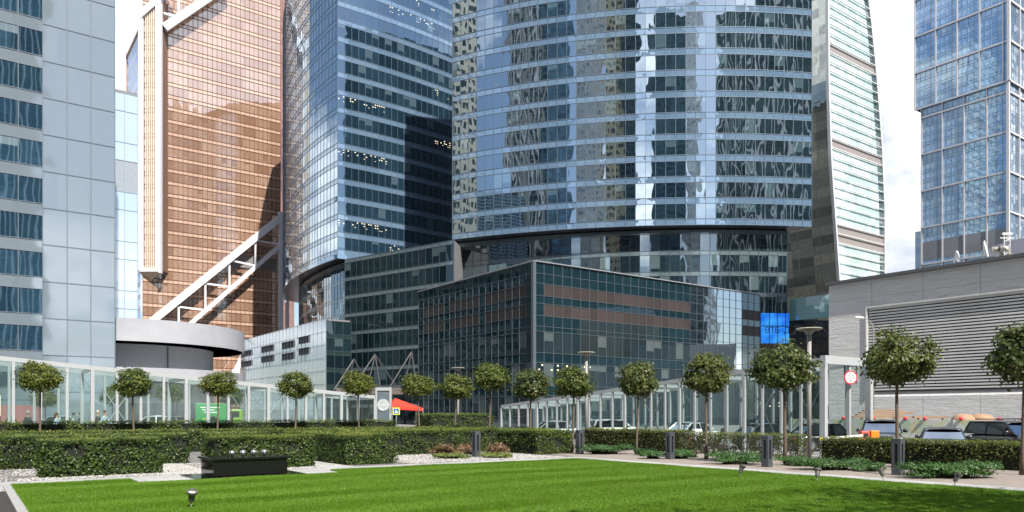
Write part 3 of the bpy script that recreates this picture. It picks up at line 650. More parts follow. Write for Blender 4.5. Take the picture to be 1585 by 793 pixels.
# ---------------------------------------------------------------- stayed entrance canopy
SCN2 = thing('entrance_canopy', 'brown entrance canopy hung on black stay masts in front of the linking slab', 'canopy')
def P3(px, py, Y): return W(px, py, Y)
for ax, ay in ((548, 556), (580.5, 549), (637, 545)):
    m = MB(); Yc = 150; t = P3(ax, ay, Yc)
    for dx in (-26, -9, 6, 26) if ax != 548 else (-22, -8, 18):
        if ax == 637 and dx > 10: continue
        m.tube([t, P3(ax+dx*1.4, 604, Yc-3)], .16, 6)
    m.build('stay_mast', dark_metal, SCN2)
m = MB(); a = P3(535, 606, 147); b = P3(650, 603, 147); m.box(a[0], b[0], 139, 150, 5.2, 6.4); m.build('canopy_roof', pbr('canopy_brown', (.13, .11, .1), .6), SCN2)
m = MB()
for i in range(4): x = a[0]+2+i*3.4; m.tube([(x, 142, -.3), (x, 142, 5.2)], .18, 8)
m.build('column', dark_metal, SCN2)

# ---------------------------------------------------------------- patterned dark annex right of the convex tower
AX = thing('office_block', 'dark patterned annex under a turquoise parapet, between convex tower and stone hall', 'office building')
a0 = W(1219, 640, 146)[:2]; a1 = W(1300, 640, 146)[:2]; ap = resample([a0, a1], 3.0); zt = CH+(HY-496)/F*146; zp = CH+(HY-475)/F*146
mpt, nt = newmat('dark_mural_glass'); ob = nd(nt, 'ShaderNodeTexCoord').outputs['Object']
dn = noise(nt, ob, .5, 2, .5, col=True); vv = vm(nt, 'ADD', ob, vm(nt, 'SCALE', dn, s=2.5))
v = nd(nt, 'ShaderNodeTexVoronoi', {'Vector': vv, 'Scale': .45}, feature='DISTANCE_TO_EDGE').outputs[0]
ln = ramp(nt, v, [(.03, (1, 1, 1)), (.07, (0, 0, 0))]); c = mixc(nt, ln, (.008, .02, .028), (.16, .19, .22)); msk = ramp(nt, noise(nt, ob, .12, 2), [(.45, (0, 0, 0)), (.55, (1, 1, 1))])
c = mixc(nt, msk, (.012, .028, .036), c); outp(nt, nd(nt, 'ShaderNodeBsdfPrincipled', {'Base Color': c, 'Roughness': .15}).outputs[0])
m = MB(); m.prism([ap[0], ap[-1], (ap[-1][0]+5, ap[-1][1]+20), (ap[0][0]+4, ap[0][1]+20)], -.4, zt); m.build('wall', mpt, AX)
m = MB(); O = offset(ap, -.04)
for q in O: m.bar((*q, -.3), (*q, zt), .09, .07)
for z in (3, 6.5, 9.3, 11.2, 13.2, 15.6): m.bar((*O[0], z), (*O[-1], z), .07, .08)
m.build('mullion_grid', mull_dark, AX)
for z0_, z1_ in ((9.5, 11.0), (13.4, 15.3)):
    m = MB(); O2 = offset(ap, -.02); m.quad((*O2[0], z0_), (*O2[-1], z0_), (*O2[-1], z1_), (*O2[0], z1_), uv=((0, 0), (5, 0), (5, 1), (0, 1))); m.build('louvre_panel', lou, AX)
m = MB(); tq = glassmat('turquoise_parapet_glass', (.22, .5, .48), (.45, .75, .72), .3, (.9, 1, 1), blinds=.5, blindcol=(.55, .8, .78))
pt0, pt1 = W(1222, 640, 145.4)[:2], W(1300, 640, 138)[:2]; pp = resample([pt0, pt1], 1.7)
for i in range(len(pp)-1): m.quad((*pp[i], zt-.2), (*pp[i+1], zt-.2), (*pp[i+1], zp+1.4), (*pp[i], zp+1.4), uv=((i, 0), (i+1, 0), (i+1, 1), (i, 1)))
m.build('parapet', tq, AX)

# ---------------------------------------------------------------- sail shaped pale tower
ST = thing('skyscraper', 'pale greenish white tower with curved edges and slanting fins, right of the convex tower', 'skyscraper')
b0 = W(1290, 640, 220)[:2]
def interp(t, xs, ys): return float(np.interp(t, xs, ys))
def sedge(z):   # left edge shift along A, and right edge
    py = HY-(z-CH)/220*F
    pl = interp(py, [-200, 0, 130, 250, 433, 640], [1276, 1279, 1280, 1284, 1297, 1312]); pr = interp(py, [-200, -60, 0, 80, 200, 300, 420, 640], [1325, 1338, 1346, 1354, 1363, 1367, 1367.5, 1367])
    return hit(b0, A, pl), hit(b0, A, pr)
zz_ = -.3; fS = 2.73; nS = 50; bands = {38: 1, 39: 0, 29: 1, 19: 1}
mats = [G_sail, pale_band]
mglass = MB(); mfin = MB(); medge = MB(); mside = MB(); mdk = MB(); mside2 = MB()
for k in range(nS):
    za = -.3+k*fS; zb = za+fS; l0, r0 = sedge(za); l1, r1 = sedge(zb); n = 12
    mech = any(abs(za-zm) < fS*.55 for zm in (53, 80, 106))
    for i in range(n):
        f0, f1 = i/n, (i+1)/n
        def q(l, r, f): return along(b0, A, l+(r-l)*f)
        tgt = mdk if i >= n-1 and not mech else mglass
        tgt.quad((*q(l0, r0, f0), za), (*q(l0, r0, f1), za), (*q(l1, r1, f1), zb), (*q(l1, r1, f0), zb), uv=((i, k), (i+1, k), (i+1, k+1), (i, k+1)), mi=1 if mech else 0)
    pL = out(along(b0, A, l0), .45); pR = out(along(b0, A, r0), .45); mfin.bar((*pL, za), (*pR, za), .35, .16)
    pL1 = out(along(b0, A, l1), .3); pR1 = out(along(b0, A, r1), .3); pL = out(along(b0, A, l0), .3); pR = out(along(b0, A, r0), .3)
    medge.bar((*pL, za), (*pL1, zb), .9, .7); medge.bar((*pR, za), (*pR1, zb), .7, .7)
    for i in range(9):
        t0, t1 = i*2.4, (i+1)*2.4; e0 = along(b0, A, l0); e1 = along(b0, A, l1)
        mside.quad((*along(e0, B, t1), za), (*along(e0, B, t0), za), (*along(e1, B, t0), zb), (*along(e1, B, t1), zb), uv=((i, k), (i+1, k), (i+1, k+1), (i, k+1)))
    pR = along(b0, A, r0); pR1 = along(b0, A, r1)
    mside2.quad((*along(pR, B, 20), za), (*pR, za), (*pR1, zb), (*along(pR1, B, 20), zb), uv=((30, k), (38, k), (38, k+1), (30, k+1)))
mglass.build('curtain_wall', mats, ST); mdk.build('edge_glazing', glassmat('edge_dark_glass', (.05, .1, .11), (.2, .28, .28), .3, (1, 1, 1)), ST)
fm = MB; mfin.build('sun_fin', pbr('white_fin', (.72, .75, .75), .5, var=.04), ST); medge.build('edge_trim', pbr('edge_grey', (.55, .57, .58), .5), ST); mside.build('side_wall', G_saild, ST); mside2.build('side_wall', G_saild, ST)

# ---------------------------------------------------------------- light blue stepped tower on the right
RT = thing('skyscraper', 'light blue gridded tower at the right edge whose upper block juts past the lower one', 'skyscraper')
r0 = W(1562, 640, 230)[:2]; ru = along(r0, B, hit(r0, B, 1417)); r0b = along(r0, A, 40)
zu = CH+515/F*230
def towerbox(L, C_, Rr, z0, fl_, fh_, nm):
    m = MB()
    P = resample([L, C_], 1.65); Q = resample([C_, Rr], 1.65)
    for k in range(fl_):
        za = z0+k*fh_; zb = za+fh_
        for i in range(len(P)-1): m.quad((*P[i], za), (*P[i+1], za), (*P[i+1], zb), (*P[i], zb), uv=((i, k), (i+1, k), (i+1, k+1), (i, k+1)))
        for i in range(len(Q)-1): m.quad((*Q[i], za), (*Q[i+1], za), (*Q[i+1], zb), (*Q[i], zb), uv=((i+50, k), (i+51, k), (i+51, k+1), (i+50, k+1)), mi=1)
    m.build(nm+'_curtain_wall', [G_right, G_rside], RT)
    m = MB()
    for PP in (P, Q):
        O = offset(PP, -.05)
        for i, q in enumerate(O): m.bar((*q, z0), (*q, z0+fl_*fh_), .08, .08)
        for k in range(fl_+1):
            m.bar((*O[0], z0+k*fh_), (*O[-1], z0+k*fh_), .08, .09)
            if k < fl_: m.bar((*O[0], z0+k*fh_+.9), (*O[-1], z0+k*fh_+.9), .06, .08)
    m.build(nm+'_mullion_grid', pbr('slate_blue_mullion', (.3, .42, .56), .5), RT)
    m = MB(); O = offset([L, C_], -.3); LL = math.hypot(L[0]-C_[0], L[1]-C_[1]); 
    for s in np.arange(LL, 0, -6.6): q = along(O[1], B, s); m.bar((*q, z0), (*q, z0+fl_*fh_), .4, .3)
    m.bar((*O[1], z0), (*O[1], z0+fl_*fh_), .8, .8)
    O3 = offset([C_, Rr], -.3)
    for s in (7, 14, 21, 28, 35): q = along(O3[0], A, s); m.bar((*q, z0), (*q, z0+fl_*fh_), .5, .4)
    for k in range(0, fl_+1, 4): m.bar((*O[0], z0+k*fh_), (*O[1], z0+k*fh_), .4, .5); m.bar((*O3[0], z0+k*fh_), (*O3[1], z0+k*fh_), .4, .5)
    m.build(nm+'_frame', pbr('pale_frame', (.6, .6, .63), .5), RT)
towerbox(ru, r0, r0b, zu, 16, 3.05, 'upper')
lc = along(along(r0, B, .3), A, .35); ll = along(lc, B, hit(lc, B, 1427))
towerbox(ll, lc, along(lc, A, 40), zu-33*3.05, 32, 3.05, 'lower') if False else towerbox(ll, lc, along(lc, A, 40), zu-.15-33*3.05, 33, 3.05, 'lower')
m = MB(); i1 = offset([ru, r0], .3); m.prism([i1[0], (r0[0], r0[1]+.4), along(r0b, B, .4), along(r0b, B, 24), along(ru, A, 40)], zu+.01, zu+17*3.05); m.build('upper_core', dark_box, RT)
m = MB(); i1 = offset([ll, lc], .3); m.prism([i1[0], (lc[0], lc[1]+.4), along(along(lc, A, 40), B, .4), along(along(lc, A, 40), B, 20), along(ll, A, 40)], -.4, zu-.05); m.build('lower_core', dark_box, RT)
m = MB(); O = offset([ll, lc], -.2); m.quad((*O[0], 52.5), (*O[1], 52.5), (*O[1], 58.5), (*O[0], 58.5), uv=((0, 0), (12, 0), (12, 1), (0, 1))); m.build('plant_louvre', pbr('tower_louvre', (.24, .25, .28), .5, var=.2, vscale=.15), RT)
# slim podium step left of the lower block
m = MB(); pL = along(ll, B, 2.2); m.prism([pL, ll, along(ll, A, 10), along(pL, A, 10)], -.4, 62.5, uvs=(1.65, 3.05)); m.build('lower_annex', G_right, RT)
# ---------------------------------------------------------------- stone hall on the right
SH = thing('stone_hall', 'low hall of pale rough stone with a huge horizontal louvre grille', 'hall')
h0 = W(1283, 640, 62)[:2]; nB = (-B[0], -B[1])
hall_l = 48.0; ha = lambda s, d=0: (h0[0]+nB[0]*s-A[0]*d, h0[1]+nB[1]*s-A[1]*d)   # s along the face to the right, d out of the face
stm, nt = newmat('rough_pale_stone'); ob = nd(nt, 'ShaderNodeTexCoord').outputs['Object']
rz = nd(nt, 'ShaderNodeVectorRotate', {'Vector': ob, 'Angle': math.atan2(B[1], B[0])*-1}, rotation_type='Z_AXIS').outputs[0]
st = vm(nt, 'MULTIPLY', rz, (.5, .5, 3.2)); nn1 = noise(nt, st, 1.6, 8, .72, dist=.6); nn2 = noise(nt, st, .35, 4, .6); nn3 = noise(nt, vm(nt, 'MULTIPLY', rz, (1, 1, 3)), 7.0, 5, .7)
c = ramp(nt, nn1, [(.3, (.6, .6, .61)), (.5, (.8, .8, .79)), (.7, (.88, .875, .86))]); c = mixc(nt, mth(nt, 'MULTIPLY', nn2, .55), c, (.64, .645, .66)); c = mixc(nt, mth(nt, 'MULTIPLY', ramp(nt, nn3, [(.5, (0, 0, 0)), (.75, (1, 1, 1))]), .35), c, (.48, .48, .49))
sx = nd(nt, 'ShaderNodeSeparateXYZ', {0: rz}); jx = mth(nt, 'LESS_THAN', mth(nt, 'FRACT', mth(nt, 'DIVIDE', sx.outputs[0], 3.9)), .012); jz = mth(nt, 'LESS_THAN', mth(nt, 'FRACT', mth(nt, 'DIVIDE', sx.outputs[2], 1.35)), .022)
c = mixc(nt, mth(nt, 'MULTIPLY', mth(nt, 'MAXIMUM', jx, jz), .6), c, (.2, .2, .21))
hgt = mth(nt, 'ADD', nn1, mth(nt, 'MULTIPLY', nn3, .5)); b = nd(nt, 'ShaderNodeBump', {'Strength': 1.0, 'Distance': .2, 'Height': hgt})
outp(nt, nd(nt, 'ShaderNodeBsdfPrincipled', {'Base Color': c, 'Roughness': .6, 'Normal': b.outputs[0]}).outputs[0])
HZ = 12.2; sLo = -hit(h0, B, 1343); lz0, lz1 = 3.5, 9.9
m = MB()
def wq(s0, s1, z0, z1, d=0): m.quad((*ha(s0, d), z0), (*ha(s1, d), z0), (*ha(s1, d), z1), (*ha(s0, d), z1))
wq(0, sLo, -.36, HZ); wq(sLo, hall_l, lz1, HZ); wq(sLo, hall_l, -.36, lz0-.5)
m.quad((*ha(0), -.36), (*ha(0, -40), -.36), (*ha(0, -40), HZ), (*ha(0), HZ)); m.build('stone_wall', stm, SH)
m = MB(); dd = .45
m.quad((*ha(sLo), lz0-.5), (*ha(sLo, -dd), lz0-.5), (*ha(sLo, -dd), lz1), (*ha(sLo), lz1)); m.quad((*ha(sLo), lz1), (*ha(hall_l), lz1), (*ha(hall_l, -dd), lz1), (*ha(sLo, -dd), lz1)); m.quad((*ha(sLo), lz0-.5), (*ha(hall_l), lz0-.5), (*ha(hall_l, -dd), lz0-.1), (*ha(sLo, -dd), lz0-.1))
m.build('grille_reveal', pbr('reveal_grey', (.5, .5, .5), .7), SH)
m = MB(); m.quad((*ha(sLo, -dd-.12), lz0-.2), (*ha(hall_l, -dd-.12), lz0-.2), (*ha(hall_l, -dd-.12), lz1), (*ha(sLo, -dd-.12), lz1)); m.build('grille_back', pbr('grille_void', (.07, .07, .07), .8), SH)
slm = pbr('slat_grey', (.70, .70, .69), .5, var=.14, vscale=.25, dirt=.3); z = lz0+.05; m = MB()
while z < lz1-.05:
    m.bar((*ha(sLo+.05, -.25), z), (*ha(hall_l, -.25), z), .3, .13); z += .225
m.build('louvre_slat', slm, SH)
m = MB(); m.bar((*ha(-.15, .12), HZ+.1), (*ha(hall_l, .12), HZ+.1), .5, .22); m.bar((*ha(-.05, 0), HZ+.1), (*ha(-.05, -40), HZ+.1), .4, .22)
m.build('roof_edge', pbr('roof_edge_dark', (.10, .10, .11), .5), SH)
m = MB(); m.quad((*ha(0, -.1), HZ), (*ha(hall_l, -.1), HZ), (*ha(hall_l, -40), HZ), (*ha(0, -40), HZ)); m.build('roof', roofm, SH)
m = MB(); m.bar((*ha(sLo-.1, .03), lz0-.6), (*ha(sLo-.1, .03), lz1+.1), .12, .1); m.bar((*ha(sLo-.1, .03), lz1+.12), (*ha(hall_l, .03), lz1+.12), .1, .14); m.build('grille_frame', pbr('grille_frame_pale', (.62, .62, .61), .5), SH)
def onroof(px, back=.8):
    s = -hit(h0, B, px); return ha(s, -back)
white = pbr('white_paint', (.78, .78, .78), .4, var=.03)
for px, r, gl, yaw in ((1470, .42, 'slim white dish aerial seen nearly edge on above the stone hall roof edge', 1.25), (1514, .62, 'larger white dish aerial on the stone hall roof beside the vent pipes', .9)):
    p = onroof(px); t = thing('dish_aerial', gl, 'dish aerial', (*p, HZ), yaw, 'rooftop dish aerials')
    m = MB(); m.lathe([(0, 0), (r*.5, .04), (r*.85, .12), (r, .2), (r*.97, .2), (r*.8, .14), (r*.4, .07), (0, .04)], n=20); o = m.build('dish', white, t, smooth=True); o.rotation_euler = (math.radians(80), 0, 0); o.location = (0, 0, .45+r)
    m = MB(); m.tube([(0, .05, 0), (0, .05, .45+r)], .04, 8); m.box(-.5, .5, -.3, .3, 0, .12); m.build('mount', white, t)
for i, (px, lb) in enumerate(((1541, 'rooftop vent pipe with a black mouth, nearer the dish aerials'), (1554, 'rooftop vent pipe with a black mouth, nearer the right edge'))):
    p = onroof(px, 1.0); t = thing('vent_pipe', lb, 'vent pipe', (*p, HZ), 2.6, 'rooftop vent pipes')
    m = MB(); m.tube([(0, 0, 0), (0, 0, .62), (.08, 0, .8), (.25, 0, .92), (.6, 0, .95)], [.13, .13, .15, .19, .21], 14); m.build('pipe', pbr('galvanised_pipe', (.55, .52, .46), .35, metal=.6), t, smooth=True)
    m = MB(); m.tube([(.601, 0, .95), (.64, 0, .95)], .18, 14); m.build('mouth', dark_box, t)
t = thing('roof_mast', 'white lattice aerial mast standing behind the vent pipes on the stone hall', 'mast', (*onroof(1538, 2.2), HZ))
m = MB()
for dx in (-.2, .2): m.bar((dx, 0, 0), (dx, 0, 2.3), .05)
for k in range(5): m.bar((-.2, 0, .3+k*.45), (.2, 0, .5+k*.45), .035)
m.bar((-.5, 0, 1.9), (.5, 0, 1.9), .05); m.bar((-.35, 0, 2.2), (.35, 0, 2.2), .12); m.build('lattice', white, t)
t = thing('roof_rail', 'low dark service rail running along the stone hall roof edge', 'rail', (0, 0, 0)); m = MB(); s0_, s1_ = -hit(h0, B, 1502), -hit(h0, B, 1536)
m.bar((*ha(s0_, -.5), HZ+.3), (*ha(s1_, -.5), HZ+.3), .08, .3)
for k in range(6): q = ha(s0_+(s1_-s0_)*k/5, -.5); m.bar((*q, HZ), (*q, HZ+.3), .06)
m.build('bar', pbr('rail_teal', (.2, .27, .3), .5), t)
t = thing('round_pavilion', 'peach rounded pavilion with a white window grid above the stone hall at the right edge', 'pavilion', (0, 0, 0)); pc = W(1640, 640, 104)[:2]
m = MB(); m.lathe([(9.0, 14), (9.0, 21.2), (8.6, 22.4)], (*pc, 0), 40); m.build('drum_wall', pbr('peach_render', (.60, .36, .24), .6), t, smooth=True)
m = MB(); m.lathe([(8.7, -.3), (8.7, 14)], (*pc, 0), 24); m.build('base', concrete, t)
m = MB(); m.lathe([(8.4, 22.4), (8.4, 25.0), (0, 25.3)], (*pc, 0), 40); m.build('glazed_lantern', winwall('lantern_white', (.75, .72, .8), (.2, .2, .35), .6, .6), t)

# curved street lamp in front of the grille
lampm = pbr('pale_lamp_grey', (.27, .27, .265), .4, var=.04)
lp = W(1352, 640, 50); t = thing('street_lamp', 'slender curved white street lamp in front of the louvre grille', 'street lamp', (lp[0], lp[1], -.35))
zt = CH+(HY-492)/F*50+.35; m = MB(); pts = [(0, 0, 0), (0, 0, zt-1.4), (0, 0, zt-.9), (-.12, 0, zt-.4), (-.4, 0, zt-.1), (-.75, 0, zt)]; m.tube(pts, [.06, .045, .045, .04, .035, .03], 8); m.build('pole', lampm, t, smooth=True)
m = MB(); m.lathe([(0, .1), (.14, .08), (.2, 0), (.17, -.08), (0, -.1)], (0, 0, 0), 12, sx=1.7); m.build('lamp_head', white, t, smooth=True, loc=(-.95, 0, zt))

# ---------------------------------------------------------------- round concrete ramp
RR = thing('spiral_ramp', 'round grey concrete parking ramp with a deep overhanging parapet in front of the copper tower', 'ramp')
rc = W(196, 640, 104)[:2]; R1 = 15.3
zA, zB = 13.15, 10.4
def ring(r0, r1, z0, z1, n=96):
    m = MB(); m.lathe([(r0, z0), (r1, z0), (r1, z1), (r0, z1), (r0, z0)], (*rc, 0), n); return m
ring(R1-.3, R1, zB, zA).build('parapet', concrete, RR, smooth=False)
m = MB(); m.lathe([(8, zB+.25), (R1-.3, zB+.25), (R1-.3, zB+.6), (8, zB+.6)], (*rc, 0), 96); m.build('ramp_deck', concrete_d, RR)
m = MB(); m.lathe([(R1-4.2, 3.0), (R1-4.2, zB+.25)], (*rc, 0), 96); m.build('inner_wall', pbr('inner_wall_paint', (.78, .80, .83), .7, var=.06, vscale=.4, dirt=.3), RR)
ring(R1-.3, R1, 5.6, 7.25).build('parapet', concrete, RR)
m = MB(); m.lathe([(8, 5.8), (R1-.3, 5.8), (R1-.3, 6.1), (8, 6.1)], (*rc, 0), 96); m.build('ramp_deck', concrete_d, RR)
m = MB(); m.lathe([(R1-5, -.35), (R1-5, 5.8)], (*rc, 0), 96); m.build('lower_wall', pbr('ramp_base_wall', (.42, .44, .47), .8, dirt=.4), RR)
for j, (ang_, zc_) in enumerate(((-72, zB+.1), (-50, zB+.1), (-60, 5.65), (-38, 5.65))):
    t_ = math.radians(ang_); m = MB(); m.box(-.6, .6, -.12, .12, 0, .12); o = m.build('strip_light', pbr('strip_light_white', (.9, .9, .85), .5), RR); o.location = (rc[0]+(R1-1.6)*math.cos(t_), rc[1]+(R1-1.6)*math.sin(t_), zc_); o.rotation_euler = (0, 0, t_+math.pi/2)
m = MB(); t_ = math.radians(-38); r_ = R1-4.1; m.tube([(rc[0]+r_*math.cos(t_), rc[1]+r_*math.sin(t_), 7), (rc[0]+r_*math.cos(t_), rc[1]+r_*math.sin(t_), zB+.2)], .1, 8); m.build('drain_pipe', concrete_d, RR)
# raised pavement left
m = MB(); m.prism([G(-75, 22.36), G(5.2, 22.36), G(5.2, 48), G(-75, 48)], -.45, -.01, bottom=False); struct(m.build('pavement', pbr('pavement_grey', (.28, .28, .28), .85, var=.1, vscale=.6)))

# ---------------------------------------------------------------- glazed ramp galleries
gg, nt = newmat('clear_greenish_glass')
tr = nd(nt, 'ShaderNodeBsdfTransparent', {'Color': (.78, .86, .85, 1)}); gl = nd(nt, 'ShaderNodeBsdfAnisotropic', {'Color': (.9, 1, .98, 1), 'Roughness': .02})
df = nd(nt, 'ShaderNodeBsdfDiffuse', {'Color': (.45, .56, .54, 1)})
ge = nd(nt, 'ShaderNodeNewGeometry'); dt = nd(nt, 'ShaderNodeVectorMath', {0: ge.outputs['Normal'], 1: ge.outputs['Incoming']}, operation='DOT_PRODUCT').outputs['Value']
fz = mth(nt, 'POWER', mth(nt, 'SUBTRACT', 1.0, mth(nt, 'ABSOLUTE', dt)), 5.0)
m1 = nd(nt, 'ShaderNodeMixShader', {0: .045, 1: tr.outputs[0], 2: df.outputs[0]}).outputs[0]
outp(nt, nd(nt, 'ShaderNodeMixShader', {0: mth(nt, 'MULTIPLY_ADD', fz, .9, .03), 1: m1, 2: gl.outputs[0]}).outputs[0])
gm = pbr('gallery_steel', (.39, .415, .43), .35, var=.05, dirt=.1)
def gallery(label, P0, d, w, L, z_0, z_1, zb, pitch, first_bay=0):
    t = thing('glass_gallery', label, 'glass gallery', (P0[0], P0[1], zb)); n = int(round(L/pitch))
    ex = Vector((d[0], d[1], 0)); ey = Vector((w[0], w[1], 0)); Wd = 4.3
    def pt(s, y, z): return ex*s+ey*y+Vector((0, 0, z))
    H = lambda s: (z_0+(z_1-z_0)*s/L)-zb
    for y in (0, Wd):
        m = MB(); m.bar(pt(0, y, H(0)), pt(L, y, H(L)), .14, .22); m.build('roof_beam', gm, t)
        for i in range(n+1):
            s = L*i/n; m = MB(); big = i % 4 == 0
            m.bar(pt(s, y, 0), pt(s, y, H(s)-.11), .18 if big else .13, .17 if big else .13, up=(ex.x, ex.y, 0)); m.build('column', gm, t)
            if i < n:
                s2 = L*(i+1)/n; m = MB(); yy = y+(.0)
                m.quad(pt(s+.06, yy, .1), pt(s2-.06, yy, .1), pt(s2-.06, yy, H(s2)-.12), pt(s+.06, yy, H(s)-.12)); m.build('glass_panel', gg, t)
        for i in range(0, n-1, 7):
            s, s2 = L*(i+2)/n, L*min(i+4, n)/n; m = MB(); m.tube([pt(s, y+.12, .1), pt(s2, y+.12, H(s2)-.25)], .028, 6); m.tube([pt(s2, y+.12, .1), pt(s, y+.12, H(s)-.25)], .028, 6); m.build('cross_brace', gm, t)
    m = MB()
    for i in range(0, n, 2):
        s, s2 = L*i/n+.02, L*min(i+2, n)/n-.02; m.quad(pt(s, .08, H(s)+.12), pt(s2, .08, H(s2)+.12), pt(s2, Wd-.08, H(s2)+.12), pt(s, Wd-.08, H(s)+.12))
    m.build('glass_roof', gg, t)
    for i in range(0, n+1, 2):
        s = L*i/n; m = MB(); m.bar(pt(s, .1, H(s)-.06), pt(s, Wd-.1, H(s)-.06), .1, .2); m.build('rafter', gm, t)
    return t, pt, H
GL, _, _ = gallery('long glass and steel ramp gallery on the left, roof sloping down to the right', G(-31, 23.7), A, B, 34.4, 4.4+14.4*.082, 2.75, 0, 1.15)
GR, ptR, HR = gallery('long glass and steel ramp gallery on the right, roof climbing to the open white portal', G(16.9, .6), B, A, 28.0, 4.4, 2.25, -.35, 1.15)
m = MB(); m.bar(ptR(-.1, -.1, HR(0)), ptR(-.1, 4.45, HR(0)), .3, .42); m.bar(ptR(-.1, 0, 0), ptR(-.1, 0, HR(0)-.21), .28, .26, up=(A[0], A[1], 0)); m.bar(ptR(-.1, 4.3, 0), ptR(-.1, 4.3, HR(0)-.21), .3, .28, up=(A[0], A[1], 0)); m.bar(ptR(-.1, 2.3, 0), ptR(-.1, 2.3, HR(0)-.21), .16, .16, up=(A[0], A[1], 0)); m.build('portal_frame', gm, GR)
# height limit sign
sp_ = ptR(-.35, 2.05, 0); sg = thing('height_sign', 'round red bordered height limit sign reading 2.0 under the white portal beam', 'road sign', (GR.location.x+sp_.x, GR.location.y+sp_.y, CH+(HY-581)/F*36.6), math.atan2(A[1], A[0])*.15)
red = pbr('sign_red', (.62, .03, .05), .4, var=.03); signwhite = pbr('sign_white', (.8, .8, .8), .4, var=.02); blackp = pbr('sign_black', (.015, .015, .015), .5)
def disc(r, y0, y1, mat, name, par, n=32):
    m = MB(); m.tube([(0, y0, 0), (0, y1, 0)], r, n); return m.build(name, mat, par)
disc(.36, 0, .03, red, 'red_border', sg); disc(.29, -.006, -.001, signwhite, 'sign_face', sg)
text('2.0', .27, (0, -.012, .03), blackp, sg, ext=.003); text('\u043c', .16, (0, -.012, -.13), blackp, sg, ext=.003)
m = MB(); m.poly([(-.06, -.012, .24), (.06, -.012, .24), (0, -.012, .17)]); m.poly([(-.06, -.012, -.25), (0, -.012, -.18), (.06, -.012, -.25)]); m.build('arrow_mark', blackp, sg)
m = MB(); m.bar((-.3, .05, -.15), (-.3, .05, .62), .07, .04); m.build('hanger', dark_metal, sg); m = MB(); m.bar((.33, .05, -.3), (.33, .05, .62), .04, .04); m.build('hanger', dark_metal, sg)

# ---------------------------------------------------------------- emblem kiosk at the gallery end, crossing sign, red tent
k = W(594, 640, 47); KS = thing('emblem_sign', 'pale portal sign with a round white lace emblem at the end of the left gallery', 'sign', (k[0], k[1], 0))
wk = .5; hk = CH+(HY-605)/F*47
m = MB(); m.box(-wk, -wk+.1, -.1, .1, 0, hk); m.box(wk-.14, wk, -.1, .1, 0, hk); m.box(-wk, wk, -.102, .102, hk, hk+.2); m.box(-wk+.1, wk-.14, -.09, .09, 0, 1.25); m.build('frame', gm, KS)
m = MB(); m.box(-wk+.1, wk-.14, -.05, .05, 1.252, hk-.002); m.build('panel', pbr('sign_slate', (.12, .16, .19), .3), KS)
em = empty('emblem', (-.02, -.06, 1.25+(hk-1.25)*.52)); em.parent = KS
disc(.37, -.02, 0, pbr('emblem_grey', (.40, .45, .48), .5), 'ring', em)
m = MB()
for k_ in range(24):
    t_ = k_*math.pi/12; m.tube([(.24*math.cos(t_), -.026, .24*math.sin(t_)), (.33*math.cos(t_+.1), -.026, .33*math.sin(t_+.1))], .012, 5); m.tube([(.355*math.cos(t_), -.026, .355*math.sin(t_)), (.355*math.cos(t_+.27), -.026, .355*math.sin(t_+.27))], .012, 5)
m.build('lace_mark', signwhite, em)
text('Gelber', .2, (0, -.03, .01), signwhite, em, ext=.004)
q = W(613.5, 640, 52); CS = thing('crossing_sign', 'small blue pedestrian crossing sign with a yellow green border in front of the red tent', 'road sign', (q[0], q[1], -.35))
m = MB(); m.tube([(0, .03, 0), (0, .03, 2.4)], .035, 8); m.build('pole', grey_metal, CS); m = MB(); m.box(-.24, .24, -.02, .02, 1.95, 2.45); m.build('border', pbr('fluo_yellow', (.65, .75, .05), .4), CS)
m = MB(); m.box(-.17, .17, -.026, -.021, 2.02, 2.37); m.build('sign_face', pbr('sign_blue', (.02, .12, .5), .4), CS); m = MB(); m.poly([(-.12, -.03, 2.07), (.12, -.03, 2.07), (0, -.03, 2.32)]); m.build('white_triangle', signwhite, CS)
m = MB(); m.bar((-.03, -.033, 2.1), (.03, -.033, 2.24), .03, .005, up=(0, 1, 0)); m.build('walker_mark', blackp, CS)
q = W(626, 640, 74); TN = thing('market_tent', 'red pop up tent with a sloping roof beside the emblem sign', 'tent', (q[0], q[1], -.35), .35)
redc, nt = newmat('red_canvas'); outp(nt, nd(nt, 'ShaderNodeBsdfPrincipled', {'Base Color': (.60, .035, .015, 1), 'Roughness': .7}).outputs[0])
w_ = 1.5; zt_ = 3.55; ze = 2.65; ap_ = (-.9, .2, zt_)
cs = [(-w_, -w_, ze+.1), (w_, -w_, ze-.1), (w_, w_, ze-.1), (-w_, w_, ze+.1)]
m = MB()
for i in range(4):
    a, b = cs[i], cs[(i+1) % 4]; m.poly([a, b, ap_]); m.quad((a[0], a[1], a[2]-.28), (b[0], b[1], b[2]-.28), b, a)
m.build('canopy', redc, TN)
for c_ in cs: m = MB(); m.tube([(c_[0], c_[1], 0), c_], .03, 6); m.build('leg', grey_metal, TN)

